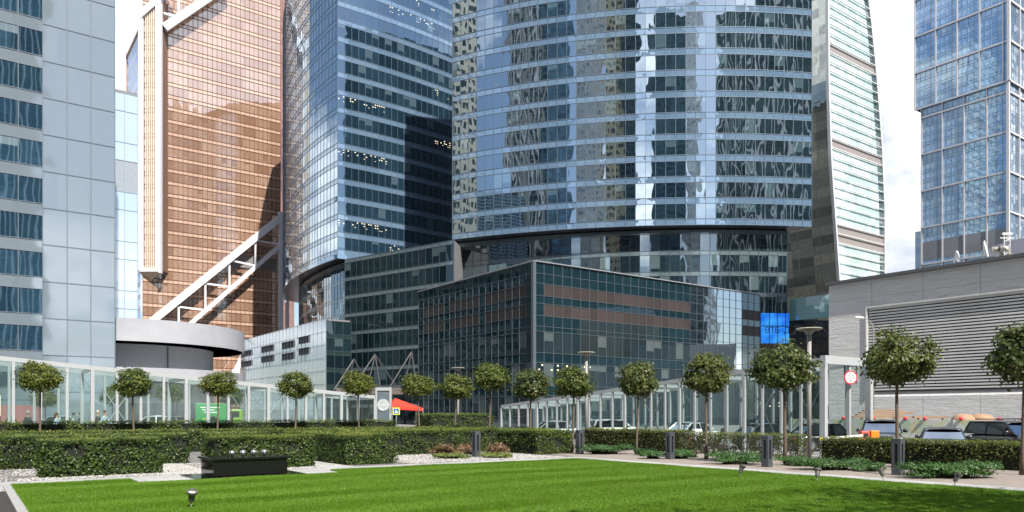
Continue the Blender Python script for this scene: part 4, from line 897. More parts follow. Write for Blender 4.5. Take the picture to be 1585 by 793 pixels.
# ---------------------------------------------------------------- lamp posts with flat discs
def lamp(px, ytop, Y, zb, label):
    q = W(px, 640, Y); t = thing('disc_lamp', label, 'lamp post', (q[0], q[1], zb), 0, 'grey lamp posts with flat discs'); h = CH+(HY-ytop)/F*Y-zb
    m = MB(); m.tube([(0, 0, 0), (0, 0, h-.2)], .075, 16); m.build('pole', lampm, t, smooth=True)
    m = MB(); m.lathe([(.08, h-.24), (.10, h-.2), (.16, h-.13), (.24, h-.08)], n=20); m.build('funnel', pbr('lamp_funnel', (.30, .31, .3), .5), t, smooth=True)
    m = MB(); m.lathe([(0, h-.08), (.40, h-.07), (.46, h-.04), (.42, h-.01), (0, h)], n=28); m.build('disc', pbr('lamp_disc', (.26, .255, .21), .6, var=.2, vscale=8), t)
    return t
lamp(1252.5, 508, 26.6, 0, 'tall grey disc lamp nearest the camera, in front of the dark annex'); lamp(907.5, 545, 38, 0, 'grey disc lamp at the gap in the hedge, in front of the dark louvred block'); lamp(709, 569, 50, -.35, 'most distant grey disc lamp, beside the black van')

# ---------------------------------------------------------------- bollard lights
bm_ = pbr('bollard_grey', (.08, .09, .105), .45, metal=.3, var=.08)
def bollard_proto():
    t = empty('bollard_light'); m = MB(); r = .125
    for sx in (-1, 1):
        for sy in (-1, 1): m.box(sx*.045 if sx > 0 else -r, r if sx > 0 else -.045, sy*.045 if sy > 0 else -r, r if sy > 0 else -.045, .26, .86)
    m.box(-r, r, -r, r, 0, .26); m.box(-r, r, -r, r, .86, 1.0); m.build('post', bm_, t, bevel=.006)
    m = MB(); m.box(-.04, .04, -.04, .04, .262, .858); m.build('light_core', dark_metal, t); m = MB(); m.lathe([(.035, .76), (.035, .85)], n=10); m.build('lamp', white, t); return t
bp = bollard_proto()
BL = [(737, 708, 'between the two sedum clumps'), (897, 703, 'at the hedge corner beside the grey lamp'), (1037, 711, 'between two juniper cushions left of a tree'), (1187, 723, 'between the second and third junipers on the right'), (1390, 735.5, 'in front of the rightmost full tree')]
for i, (px, py, lb) in enumerate(BL):
    o = bp if i == 0 else copytree(bp); Y = CH*F/(py-HY); o.location = ((px-CX)/F*Y, Y, 0); o.rotation_euler = (0, 0, AZ); tag(o, 'dark grey slotted bollard light '+lb, 'bollard light', 'bollard lights along the path')

# ---------------------------------------------------------------- lawn spotlights
spm = pbr('spot_grey', (.16, .15, .15), .4, metal=.5)
def spot_proto():
    t = empty('lawn_spotlight'); m = MB(); m.tube([(0, 0, 0), (0, 0, .13)], .012, 8); m.box(-.03, .03, -.02, .02, .12, .17); m.build('spike', grey_metal, t)
    m = MB(); m.lathe([(0, 0), (.045, 0), (.05, .02), (.06, .13), (.085, .16), (.09, .2), (.075, .2), (.07, .17), (0, .165)], n=16); o = m.build('lamp_head', spm, t, smooth=False); o.location = (0, 0, .13); o.rotation_euler = (.35, .25, 0)
    m = MB(); m.lathe([(0, .171), (.068, .171)], n=16); g = m.build('lens', pbr('lens_grey', (.5, .5, .5), .1), o); return t
spp = spot_proto()
for i, (px, py, rz_, lb) in enumerate(((296, 790, 0, 'closest to the camera, alone in the lower left of the lawn'), (1145, 741, 1, 'under the juniper left of the slotted bollard'), (1265, 748, 2, 'at the lawn edge below the long juniper'), (1367, 747, 3.5, 'at the lawn edge near the front bollard'), (1478, 756, .5, 'at the lawn edge closest to the right border'))):
    o = spp if i == 0 else copytree(spp); Y = CH*F/(py-HY); o.location = ((px-CX)/F*Y, Y, .03); o.rotation_euler = (0, 0, rz_); tag(o, 'small metal lawn spotlight '+lb, 'spotlight', 'lawn spotlights')

# ---------------------------------------------------------------- granite block
GB = thing('granite_block', 'polished black granite block with four small metal jets at the lawn edge', 'fountain block', G(-12.85, -.62, .018), AZ)
gran, nt = newmat('black_granite'); ob = nd(nt, 'ShaderNodeTexCoord').outputs['Object']
c = mixc(nt, ramp(nt, noise(nt, ob, 60, 2), [(.6, (0, 0, 0)), (.72, (1, 1, 1))]), (.007, .007, .008), (.05, .05, .055)); outp(nt, nd(nt, 'ShaderNodeBsdfPrincipled', {'Base Color': c, 'Roughness': .1}).outputs[0])
m = MB(); m.box(0, 1.95, 0, 1.25, .04, .46); m.build('body', gran, GB, bevel=.01); m = MB(); m.box(-.08, 2.03, -.06, 1.3, .462, .52); m.build('top_slab', gran, GB, bevel=.008)
m = MB(); m.box(-.5, 2.4, -.22, 1.4, 0, .03); m.build('base_slab', gran, GB)
jm = pbr('jet_steel', (.6, .6, .58), .2, metal=.9)
for i in range(4):
    m = MB(); m.lathe([(.03, 0), (.03, .02), (.07, .04), (.085, .09), (.07, .14), (.035, .16), (0, .16)], (.62+i*.29, .55, .52), 14); m.build('jet', jm, GB, smooth=True)

# ---------------------------------------------------------------- mural fence and clutter behind the parking
f0_ = W(1222, 640, 47.5)[:2]; MF = thing('mural_fence', 'low hoarding painted with pale green and yellow shapes, red balls along its top', 'fence')
mur, nt = newmat('mural_paint'); ob = nd(nt, 'ShaderNodeTexCoord').outputs['Object']
v = nd(nt, 'ShaderNodeTexVoronoi', {'Vector': vm(nt, 'ADD', ob, vm(nt, 'SCALE', noise(nt, ob, 1.3, 3, col=True), s=.9)), 'Scale': 1.9}, feature='F1'); vc = nd(nt, 'ShaderNodeSeparateColor', {0: v.outputs['Color']}).outputs[0]
c = ramp(nt, vc, [(0, (.78, .82, .74)), (.22, (.36, .62, .30)), (.4, (.74, .78, .38)), (.55, (.84, .86, .80)), (.75, (.46, .66, .48)), (.92, (.74, .64, .25))], 'CONSTANT')
c = mixc(nt, noise(nt, ob, 4, 4), c, (.68, .72, .66)); outp(nt, nd(nt, 'ShaderNodeBsdfPrincipled', {'Base Color': c, 'Roughness': .7}).outputs[0])
m = MB(); m.bar((*f0_, .5), (*along(f0_, nB, 34), .5), .08, 1.7); m.build('panel', mur, MF)
for k_ in range(12):
    m = MB(); q = along(f0_, nB, 1+k_*2.9); m.bar((q[0]-.05, q[1]-.07, -.35), (q[0]-.05, q[1]-.07, 1.38), .1); m.build('post', mull_light, MF)
for k_ in range(13):
    q = along(f0_, nB, .8+k_*1.55+.3*math.sin(k_*2.1)); m = MB(); m.lathe([(0, -.1), (.08, -.06), (.1, 0), (.08, .06), (0, .1)], (q[0]-.05, q[1]-.05, 1.42), 10); m.build('red_ball', red, MF, smooth=True)
wood = pbr('raw_timber', (.36, .23, .13), .6, var=.2, vscale=2)
for (px, Y, w2, lb) in ((1366, 46, 1.7, 'stack of orange brown boards on trestles behind the mural fence by the portal'), (1440, 43.5, .9, 'single orange brown board on trestles behind the mural fence above the dark saloon')):
    q = W(px, 640, Y); t = thing('timber_stack', lb, 'timber', (q[0], q[1], -.35), -.25, 'boards behind the mural fence'); m = MB()
    for k_ in range(4 if w2 > 1 else 1): m.box(-w2+k_*.2, w2-(k_ % 2)*.6, -.3, .3, 1.78+k_*.13, 1.88+k_*.13)
    m.build('board', wood, t)
    for sx in (-.7, .7):
        m = MB(); m.bar((sx*w2, -.25, 0), (sx*w2, 0, 1.78), .07); m.bar((sx*w2, .25, 0), (sx*w2, 0, 1.78), .07); m.build('trestle', wood, t)
for px, r, lb in ((1491, .62, 'left of the pair'), (1519, .68, 'right of the pair')):
    q = W(px, 640, 42); t = thing('rounded_cover', 'rounded orange cover showing over the mural fence, '+lb, 'cover', (q[0], q[1], -.35), 0, 'rounded orange covers'); m = MB(); m.lathe([(r, 0), (r, 1.5), (r*.95, 1.75), (r*.7, 1.93), (r*.3, 2.02), (0, 2.03)], n=20); m.build('dome', pbr('terracotta_cover', (.36, .22, .14), .7, var=.2), t, smooth=True)
q = W(1400, 640, 47); 
# ---------------------------------------------------------------- barrier
q = W(1337, 640, 32); BR = thing('barrier_gate', 'parking barrier with a red and an orange cabinet and a pale boom', 'barrier', (q[0], q[1], -.35), 0)
m = MB(); m.box(-.17, .17, -.18, .18, 0, 1.3); m.build('cabinet', pbr('barrier_red', (.55, .1, .08), .5), BR, bevel=.02); m = MB(); m.box(.24, .6, -.15, .15, .88, 1.32); m.build('control_box', pbr('barrier_orange', (.85, .22, .01), .5), BR, bevel=.03)
m = MB(); m.box(.34, .5, -.08, .08, 0, .88); m.build('post', MATS['barrier_orange'], BR); m = MB(); m.box(-.08, .1, -.19, -.181, 1.0, 1.2); m.build('display', blackp, BR)
m = MB(); m.bar((-.15, -.22, 1.12), (-1.8, -.22, .98), .05, .09); m.build('boom', white, BR); m = MB(); m.bar((-1.8, -.22, .98), (-1.95, -.22, .967), .055, .1); m.build('boom_tip', pbr('tip_yellow', (.8, .6, .05), .5), BR)

# ---------------------------------------------------------------- vehicles
tyre = pbr('tyre_rubber', (.02, .02, .02), .8); rimm = pbr('alloy_rim', (.5, .5, .52), .3, metal=.8); autog = glassmat('car_glass', (.01, .014, .016), (.02, .025, .03), .0, (.6, .65, .7), tilt=0, wave=0, blinds=0)
hl = pbr('headlamp_glass', (.7, .72, .75), .1, coat=1); tail = pbr('tail_lamp', (.4, .02, .02), .2, coat=1); chrome = pbr('chrome', (.6, .6, .6), .12, metal=1); plate = pbr('plate_white', (.75, .75, .72), .5)
def car(label, loc, rz, paint, L=4.6, Wd=1.82, H=1.45, kind='saloon'):
    t = thing('parked_car' if kind != 'van' else 'parked_van', label, 'car' if kind != 'van' else 'van', loc, rz, 'cars and vans parked beyond the hedges')
    w = Wd/2; zb = .22 if kind == 'saloon' else .3; belt = {'saloon': .93, 'suv': 1.12, 'van': 1.15}[kind]; hood = {'saloon': .92, 'suv': 1.1, 'van': 1.1}[kind]
    S = [(-L/2, .62, .75), (-L/2+.12, .88, .93), (-L/2+.6, .99, 1.0), (-.4, 1, 1.0), (L/2-1.25, 1, 1.0), (L/2-.7, .97, hood/belt*.97), (L/2-.2, .88, .82), (L/2, .7, .66)]
    sec = [(.80, 0), (.97, .14), (1.0, .45), (.985, .75), (.9, .96), (.55, 1.0), (0, 1.015)]
    m = MB(); rings = []
    for x, ws, hs_ in S:
        r = [(x, w*ws*a, zb+(belt-zb)*hs_*b) for a, b in sec]; r += [(x, -p[1], p[2]) for p in reversed(r[:-1])]; rings.append(r)
    n = len(rings[0])
    for i in range(len(rings)-1):
        for k_ in range(n-1): m.quad(rings[i][k_], rings[i+1][k_], rings[i+1][k_+1], rings[i][k_+1])
    m.poly(list(reversed(rings[0]))[::-1]); m.poly(list(reversed(rings[-1])))
    b = m.build('body', paint, t, smooth=True); bmx = bmesh.new(); bmx.from_mesh(b.data); bmesh.ops.remove_doubles(bmx, verts=bmx.verts, dist=1e-4); bmesh.ops.recalc_face_normals(bmx, faces=bmx.faces); bmx.to_mesh(b.data); bmx.free()
    md = b.modifiers.new('s', 'SUBSURF'); md.levels = md.render_levels = 2
    if kind == 'saloon': X = [(-L/2+.45, 0), (-L/2+1.15, 1), (.35, 1), (L/2-1.35, 0)]
    elif kind == 'suv': X = [(-L/2+.1, 0), (-L/2+.35, 1), (.25, 1), (L/2-1.35, 0)]
    else: X = [(-L/2+.08, 0), (-L/2+.2, 1), (L/2-1.75, 1), (L/2-.95, 0)]
    gt = MB(); rf = MB(); wb, wr = w*.93, w*.76; zr = H-.04
    (xa, _), (xb, _), (xc_, _), (xd, _) = X; z0_ = belt-.02
    lo = lambda x, s: (x, s*wb, z0_); hi = lambda x, s: (x, s*wr, zr)
    for s in (-1, 1):
        gt.quad(lo(xa, s), lo(xd, s), hi(xc_, s), hi(xb, s))
    gt.quad(lo(xd, 1), lo(xd, -1), hi(xc_, -1), hi(xc_, 1)); gt.quad(lo(xa, -1), lo(xa, 1), hi(xb, 1), hi(xb, -1)); gt.build('windows', autog, t)
    xm = (xb+xc_)/2; rr = [(xb-.12, -.02, .96), (xb+.25, .045, 1.0), (xm, .07, 1), (xc_-.25, .045, 1.0), (xc_+.14, -.02, .96)]
    for i in range(len(rr)-1):
        (x0, d0, w0), (x1, d1, w1) = rr[i], rr[i+1]
        for y0, y1, e0, e1 in ((-1.03, -.8, -.05, 0), (-.8, 0, 0, .03), (0, .8, .03, 0), (.8, 1.03, 0, -.05)):
            rf.quad((x0, wr*w0*y0, zr+d0+e0), (x1, wr*w1*y0, zr+d1+e0), (x1, wr*w1*y1, zr+d1+e1), (x0, wr*w0*y1, zr+d0+e1))
    for s in (-1, 1):
        for (p, q_) in ((lo(xd, s), hi(xc_, s)), (lo(xa, s), hi(xb, s)), (lo(xm+.1, s), hi(xm+.05, s)), (hi(xb, s), hi(xc_, s))): rf.bar(p, q_, .07, .06)
    rf.build('roof', paint, t, smooth=False)
    if kind != 'saloon':
        m = MB()
        for s in (-1, 1): m.bar((xb+.2, s*wr*.85, zr+.14), (xc_-.2, s*wr*.85, zr+.14), .04, .04)
        m.build('roof_rail', dark_metal, t)
    R = .33 if kind == 'saloon' else .38
    for x in (-L*.3, L*.3):
        for s in (-1, 1):
            m = MB(); m.tube([(x, s*(w-.21), R), (x, s*(w+.005), R)], R, 24); wh = m.build('wheel', tyre, t); m = MB(); m.tube([(x, s*(w+.006), R), (x, s*(w+.02), R)], R*.66, 10); m.build('rim', rimm, wh)
    zf = zb+(belt-zb)*.52
    for s in (-1, 1):
        m = MB(); m.box(-.02, .14, -.2, .2, -.07, .07); o = m.build('headlight', hl, t, bevel=.03); o.location = (L/2-.13, s*w*.66, zf+.1); o.rotation_euler = (0, .2, s*.35)
        m = MB(); m.box(-.06, .04, -.16, .16, -.1, .1); o = m.build('tail_light', tail, t); o.location = (-L/2+.06, s*w*.7, belt-.25)
        m = MB(); m.lathe([(0, -.1), (.1, -.08), (.12, 0), (.09, .08), (0, .1)], (0, 0, 0), 10, sx=.7); o = m.build('mirror', paint, t, smooth=True); o.location = (xd-.25, s*(w+.1), belt+.08)
    m = MB(); m.box(L/2-.1, L/2+.015, -w*.4, w*.4, zf-.06, zf+.1); m.build('grille', dark_metal, t); m = MB(); m.box(L/2-.05, L/2+.03, -.26, .26, zf-.25, zf-.13); m.build('plate', plate, t); m = MB(); m.box(L/2-.05, L/2+.025, -w*.4, w*.4, zf+.1, zf+.125); m.build('chrome_strip', chrome, t)
    return t
def paint(name, c): return pbr(name, c, .28, metal=.2, var=.03, coat=1.0)
black = paint('black_paint', (.012, .013, .016)); graph = paint('graphite_paint', (.035, .04, .05)); silver = paint('silver_paint', (.45, .47, .5)); wpaint = paint('white_car_paint', (.72, .73, .74)); bluep = paint('pale_blue_paint', (.25, .36, .45))
def cp(px, Y, z=-.35): q = W(px, 640, Y); return (q[0], q[1], z)
car('dark blue black saloon facing the lawn in front of the mural fence', cp(1459, 34.2), -2.05, graph, 4.5, 1.82, 1.38)
car('black off road car at the right edge, seen from its front corner', cp(1573, 34), -1.5, black, 4.8, 1.9, 1.68, 'suv')
car('dark off road car behind the orange barrier cabinet', cp(1364, 38.5), -2.0, black, 4.7, 1.9, 1.7, 'suv')
car('black saloon seen side on behind the portal columns', cp(1281, 41), .05, black, 4.4, 1.8, 1.5)
car('graphite saloon seen side on behind the fourth pillar left of the portal', cp(1190, 44.5), .3, graph, 4.4, 1.8, 1.45)
car('white saloon behind the gallery glass near the bicycle', cp(1075, 50.5), .6, wpaint, 4.4, 1.8, 1.45)
car('white hatchback behind the gallery glass right of the gap lamp', cp(955, 55), .2, wpaint, 4.2, 1.8, 1.6, 'suv')
car('silver saloon behind the far end of the right gallery', cp(865, 60), .2, silver, 4.4, 1.8, 1.45)
car('black people carrier behind the hedge beside the far disc lamp', cp(722, 57), .25, black, 4.8, 1.9, 1.98, 'van')
car('pale blue saloon behind the left gallery near the red stone entrance', cp(103, 60, -.01), .3, bluep, 4.4, 1.8, 1.5)
car('white saloon under the round ramp behind the left gallery', cp(252, 64, -.01), .1, wpaint, 4.4, 1.8, 1.5)
car('dark saloon right of the white one under the round ramp', cp(283, 62, -.01), .1, graph, 4.4, 1.8, 1.45)
# green box lorry
q = W(335, 640, 70); TR = thing('box_lorry', 'lorry with a bright green box body behind the left gallery under the ramp', 'lorry', (q[0], q[1], -.01), .35); TR.scale = (.8, .85, .9)
m = MB(); m.box(-2.2, 1.2, -1, 1, .95, 2.9); m.build('box_body', pbr('lorry_green', (.03, .26, .06), .4, var=.05), TR, bevel=.05)
m = MB(); m.box(-2.0, 2.6, -.9, .9, .5, .94); m.build('chassis', pbr('lorry_white', (.7, .7, .7), .5), TR)
m = MB(); m.prism([(1.3, -.98), (2.75, -.98), (2.9, -.7), (2.9, .7), (2.75, .98), (1.3, .98)], .95, 2.3); m.build('cab', pbr('cab_lime', (.2, .36, .04), .4), TR, bevel=.08); m = MB(); m.box(1.6, 2.5, -1.0, -.981, 1.5, 2.1); m.build('side_window', autog, TR)
m = MB()
for i, (x0, x1, z_) in enumerate(((-1.7, .4, 2.45), (-1.5, -.2, 2.2), (-1.3, .1, 1.95))): m.box(x0, x1, -1.02, -1.004, z_, z_+.1)
m.build('stripe_mark', [signwhite], TR); m = MB(); m.box(-1.4, -.3, -1.02, -1.004, 1.3, 1.38); m.build('yellow_stripe', pbr('yellow_mark', (.8, .6, .05), .5), TR)
for x in (-1.3, 2.1):
    for s in (-1, 1): m = MB(); m.tube([(x, s*.7, .45), (x, s*.97, .45)], .45, 20); m.build('wheel', tyre, TR)
# scooter and bicycle behind the hedge
q = W(1101, 640, 37.5); SCT = thing('motor_scooter', 'black and white motor scooter standing behind the loose hedge', 'scooter', (q[0], q[1], -.35), .2)
for x in (-.62, .62): m = MB(); m.tube([(x, -.06, .26), (x, .06, .26)], .26, 18); m.build('wheel', tyre, SCT)
m = MB(); m.tube([(-.75, 0, .62), (-.3, 0, .72), (0, 0, .5), (.35, 0, .42), (.5, 0, .8), (.52, 0, 1.05)], [.12, .17, .14, .12, .12, .05], 10); m.build('body', black, SCT, smooth=True)
m = MB(); m.tube([(-.75, 0, .84), (-.3, 0, .88), (0, 0, .82)], [.1, .13, .08], 10); m.build('seat', tyre, SCT, smooth=True)
m = MB(); m.box(-.98, -.55, -.22, .22, .93, 1.28); m.build('top_case', wpaint, SCT, bevel=.08); m = MB(); m.tube([(.5, -.33, 1.1), (.5, .33, 1.1)], .02, 8); m.tube([(.58, 0, .95), (.62, 0, 1.3)], .1, 8); m.build('handlebar', dark_metal, SCT)
q = W(1056, 640, 37); BI = thing('bicycle', 'dark bicycle whose handlebars show over the hedge', 'bicycle', (q[0], q[1], -.2), .4)
for x in (-.52, .52):
    m = MB(); m.lathe([(.31, -.015), (.34, 0), (.31, .015), (.31, -.015)], (0, 0, 0), 28); o = m.build('wheel', tyre, BI); o.location = (x, 0, .34); o.rotation_euler = (math.pi/2, 0, 0)
m = MB(); J = {'r': (-.52, 0, .34), 'f': (.52, 0, .34), 's': (-.2, 0, .85), 'h': (.38, 0, .9), 'b': (-.08, 0, .3)}
for a, b in ('rs', 'rb', 'bs', 'bh', 'sh', 'hf'): m.tube([J[a], J[b]], .018, 6)
m.build('frame', red, BI); m = MB(); m.tube([(.4, 0, .9), (.4, 0, 1.22)], .015, 6); m.tube([(.3, -.3, 1.26), (.4, -.05, 1.22), (.4, .05, 1.22), (.3, .3, 1.26)], .015, 6); m.build('handlebar', blackp, BI); m = MB(); m.tube([(-.34, 0, .93), (-.1, 0, .94)], [.08, .03], 8); m.build('saddle', blackp, BI)
# ---------------------------------------------------------------- people
skinm = pbr('skin', (.50, .30, .22), .6, var=.05)
def chainmesh(name, joints, edges, mat, parent, root=0):
    me = bpy.data.meshes.new(name); me.from_pydata([j[0] for j in joints], edges, []); o = bpy.data.objects.new(name, me); COL.objects.link(o); o.parent = parent
    md = o.modifiers.new('skin', 'SKIN'); md.use_smooth_shade = True
    if not me.skin_vertices: me.skin_vertices.new()
    for v, j in zip(me.skin_vertices[0].data, joints): v.radius = (j[1], j[2] if len(j) > 2 else j[1])
    me.skin_vertices[0].data[root].use_root = True
    s = o.modifiers.new('sub', 'SUBSURF'); s.levels = s.render_levels = 1; me.materials.append(mat); return o
def person(label, px, Y, heading, shirt, trousers, hair, H=1.75, z=0, cap=None, stride=.25, armfwd=.2, vest=None, longhair=False):
    q = W(px, 640, Y); t = thing('person', label, 'person', (q[0], q[1], z), heading, 'people behind the left glass gallery'); k = H/1.75
    # local: facing +x
    hip, kn, an = .93, .50, .08; st = stride
    J = [((0, 0, hip), .13, .15), ((0, 0, 1.15), .12, .15), ((0, 0, 1.35), .12, .17), ((0, 0, 1.48), .06), ((.01, 0, 1.56), .055), ((.02, 0, 1.64), .085, .075), ((.02, 0, 1.72), .07, .065)]
    E = [(0, 1), (1, 2), (2, 3), (3, 4), (4, 5), (5, 6)]
    for s, f in ((-1, 1), (1, -1)):
        b = len(J); J += [((0, s*.09, hip-.05), .09), ((f*st*.5+.03, s*.1, kn), .06), ((f*st, s*.1, an+.02), .042), ((f*st+.14, s*.11, .035), .035, .045)]; E += [(0, b), (b, b+1), (b+1, b+2), (b+2, b+3)]
        b = len(J); J += [((0, s*.17, 1.42), .055), ((-f*armfwd*.4, s*.22, 1.16), .042), ((-f*armfwd+.08, s*.22, .92), .033), ((-f*armfwd+.11, s*.22, .83), .03, .018)]; E += [(2, b), (b, b+1), (b+1, b+2), (b+2, b+3)]
    J = [((j[0][0]*k, j[0][1]*k, j[0][2]*k), *[r*k for r in j[1:]]) for j in J]
    chainmesh('body', J, E, skinm, t)
    g = 1.16
    def sub(ids, gg_, name, mat):
        idx = {i: n for n, i in enumerate(ids)}; JJ = [(J[i][0], *[r*gg_ for r in J[i][1:]]) for i in ids]; EE = [(idx[a], idx[b]) for a, b in E if a in idx and b in idx]; chainmesh(name, JJ, EE, mat, t)
    sub([0, 1, 2, 3, 11, 12, 13, 19, 20, 21][:4]+[i for i in (11, 12, 13, 19, 20, 21)], g, 'shirt', shirt)
    sub([0, 7, 8, 9, 15, 16, 17], g, 'trousers', trousers)
    if vest: sub([0, 1, 2], g*1.1, 'vest', vest)
    m = MB(); m.lathe([(.075, -.03), (.092, .02), (.085, .08), (.05, .125), (0, .14)], (-.005*k, 0, 1.67*k), 12); 
    if cap: m.box(.06*k, .18*k, -.06*k, .06*k, 1.69*k, 1.705*k)
    m.build('cap' if cap else 'hair', cap or hair, t, smooth=True)
    if longhair: m = MB(); m.tube([(-.06*k, 0, 1.72*k), (-.1*k, 0, 1.6*k), (-.09*k, 0, 1.45*k)], [.07, .07, .03], 8); m.build('long_hair', hair, t, smooth=True)
    m = MB(); m.tube([(.095*k, 0, 1.66*k), (.125*k, 0, 1.635*k)], [.012, .014], 6); m.build('nose', skinm, t)
    return t
def cl(n, c): return pbr(n, c, .8, var=.08)
dk = cl('dark_cloth', (.03, .04, .045)); navyc = cl('navy_cloth', (.03, .05, .1)); lb_ = cl('light_blue_cloth', (.42, .55, .65)); bl = cl('blue_cloth', (.12, .3, .45)); whitec = cl('white_cloth', (.6, .6, .58)); brown_h = cl('brown_hair', (.09, .05, .03)); dark_h = cl('dark_hair', (.02, .015, .012)); blond = cl('fair_hair', (.3, .2, .1)); capm = cl('cream_cap', (.6, .52, .42))
person('person in a cream cap and dark green coat walking left past the red stone wall', 43, 42, math.pi, dk, dk, dark_h, 1.8, cap=capm)
person('person with brown hair in a light blue top walking past the second gallery tree', 88, 42, .3, lb_, navyc, brown_h, 1.7, longhair=True)
person('person in a white shirt and dark jacket, left of the dark suited walker', 114, 44, .4, whitec, navyc, dark_h, 1.7, vest=navyc)
person('person in a dark suit facing right, just right of the white shirted one', 124.5, 44, .2, dk, dk, brown_h, 1.72)
person('person in dark clothes, short, left of the cream capped companion', 142, 43.5, .6, dk, dk, dark_h, 1.66)
person('person in a cream cap and black coat beside the navy vest walker', 151.5, 43, .3, dk, dk, dark_h, 1.84, cap=capm)
person('person in a light blue shirt and navy vest walking right near the second tree', 162.5, 43, .1, lb_, navyc, brown_h, 1.84, vest=navyc, armfwd=.32)
person('person in black hooded clothes in front of the green lorry', 357, 52, 1.2, dk, dk, dark_h, 1.72, cap=dk)

# ---------------------------------------------------------------- foliage
def leafcloud(P, Nrm, size, spread=.9, aspect=.62, rng=RNG):
    """one small folded leaf per point"""
    n = len(P); d = Nrm+rng.normal(0, spread*.6, (n, 3)); d /= np.linalg.norm(d, axis=1)[:, None]+1e-9
    r = rng.normal(0, 1, (n, 3)); u = np.cross(d, r); u /= np.linalg.norm(u, axis=1)[:, None]+1e-9; w = np.cross(d, u)
    s = (size*rng.uniform(.65, 1.3, n))[:, None]
    V = np.empty((n, 4, 3)); V[:, 0] = P-u*s; V[:, 1] = P+w*s*aspect-d*s*.12; V[:, 2] = P+u*s; V[:, 3] = P-w*s*aspect-d*s*.12
    return V.reshape(-1, 3), np.arange(n*4).reshape(-1, 4)
leaf_far = leafmat('tree_leaf', (.045, .085, .016), (.13, .18, .035), (.32, .30, .07), .35)
leaf_near = leafmat('maple_leaf', (.035, .07, .022), (.10, .145, .04), (.24, .20, .06), .32)
hedge_leaf = leafmat('hedge_leaf', (.02, .052, .012), (.07, .125, .022), (.18, .24, .035), .3)
hedge_loose = leafmat('loose_hedge_leaf', (.035, .06, .018), (.10, .14, .035), (.2, .17, .06), .3)
lit_top_leaf = leafmat('lit_top_leaf', (.09, .14, .025), (.17, .22, .035), (.26, .29, .06), .3)  # lighter leaf colour that paints sun onto the hedge tops
juni = leafmat('juniper_leaf', (.03, .085, .025), (.07, .17, .045), (.12, .22, .06), .2)
sedum = leafmat('sedum_leaf', (.10, .16, .03), (.2, .26, .06), (.28, .3, .08), .25)
redg = leafmat('reddish_grass', (.13, .085, .05), (.2, .14, .08), None, .2)
barkm = pbr('bark', (.13, .10, .075), .85, var=.25, vscale=9, bump=.5, bscale=40)
core_m = pbr('hedge_twigs', (.012, .016, .008), .95)
def crown(seed, rx, rz, flat, n, size, ncl=70):
    rng = np.random.default_rng(seed)
    c = rng.normal(0, 1, (ncl, 3)); c /= np.linalg.norm(c, axis=1)[:, None]; c *= (rng.uniform(.55, 1.04, ncl)**.6)[:, None]
    c[:, 2] = np.where(c[:, 2] < 0, c[:, 2]*flat, c[:, 2]); c *= np.array([rx, rx*rng.uniform(.9, 1.02), rz])
    lump = 1+.10*np.sin(c[:, 0]*4+seed)*np.cos(c[:, 1]*3+seed*2); c *= lump[:, None]
    wgt = rng.uniform(.4, 1.5, ncl); wgt /= wgt.sum(); idx = rng.choice(ncl, n, p=wgt); rad = rx*.23
    P = c[idx]+rng.normal(0, 1, (n, 3))*rad*np.array([.62, .62, .42]); k = rng.random(n) < .22
    q = rng.normal(0, 1, (n, 3)); q /= np.linalg.norm(q, axis=1)[:, None]; q *= (rng.uniform(.35, 1.0, n)**.5)[:, None]; q[:, 2] = np.where(q[:, 2] < 0, q[:, 2]*flat, q[:, 2]); P[k] = (q*np.array([rx, rx, rz])*.96)[k]
    sh_ = rng.random(n) < .035; P[sh_] *= rng.uniform(1.05, 1.3, sh_.sum())[:, None]
    Nn = P/np.array([rx, rx, rz])**1.2; Nn /= np.linalg.norm(Nn, axis=1)[:, None]+1e-6; Nn[:, 2] += .35
    return leafcloud(P, Nn, size, 1.0, .6, rng)
def treeproto(seed, rx, rz, flat, zc, n, size, mat, tr=.05, H0=0):
    t = empty('clipped_tree'); m = MB(); rng = random.Random(seed)
    zb = zc-rz*flat*.75; lean = rng.uniform(-.06, .06)
    m.tube([(0, 0, -.02), (lean*.2, 0, .5), (lean, .02, zb*.8), (lean*.6, 0, zb+.15), (0, 0, zc+.1)], [tr*1.5, tr, tr*.85, tr*.8, tr*.5], 10); 
    for k in range(9):
        a = k*2.4+rng.random(); e = rng.uniform(.15, .8); L = rx*rng.uniform(.6, .9); b = (0, 0, zb+rng.uniform(-.05, .35)); mid = (L*.5*math.cos(a), L*.5*math.sin(a), b[2]+L*.22*e+.05); en = (L*math.cos(a), L*math.sin(a), b[2]+L*e*.75)
        m.tube([b, mid, en], [tr*.5, tr*.33, tr*.15], 6)
    m.build('trunk', barkm, t, smooth=True)
    V, Fc = crown(seed, rx, rz, flat, int(n*.82), size); o = fastmesh('crown', V, Fc, mat, t); o.location = (0, 0, zc); return t
t1 = treeproto(3, .90, .68, .85, 3.25, 5200, .062, leaf_far); t2 = treeproto(8, .86, .74, .8, 3.2, 5200, .062, leaf_far)
t3 = treeproto(21, .93, .95, .62, 3.15, 6500, .066, leaf_near, .055); t4 = treeproto(33, .88, 1.0, .6, 3.12, 6500, .066, leaf_near, .055)
protos = [t1, t2, t3, t4]; used = set()
def tree(kind, loc, rz, sc, label, group):
    p = protos[kind]
    if kind not in used: o = p; used.add(kind)
    else: o = copytree(p)
    o.location = loc; o.rotation_euler = (0, 0, rz); o.scale = (sc[0]*(1+.07*math.sin(loc[0]*3.1)), sc[1]*(1+.07*math.cos(loc[1]*2.3)), sc[2]*(1+.03*math.sin(loc[1]*5))); o.rotation_euler = (.03*math.sin(loc[0]*7), .03*math.cos(loc[1]*5), rz); tag(o, label, 'tree', group); return o
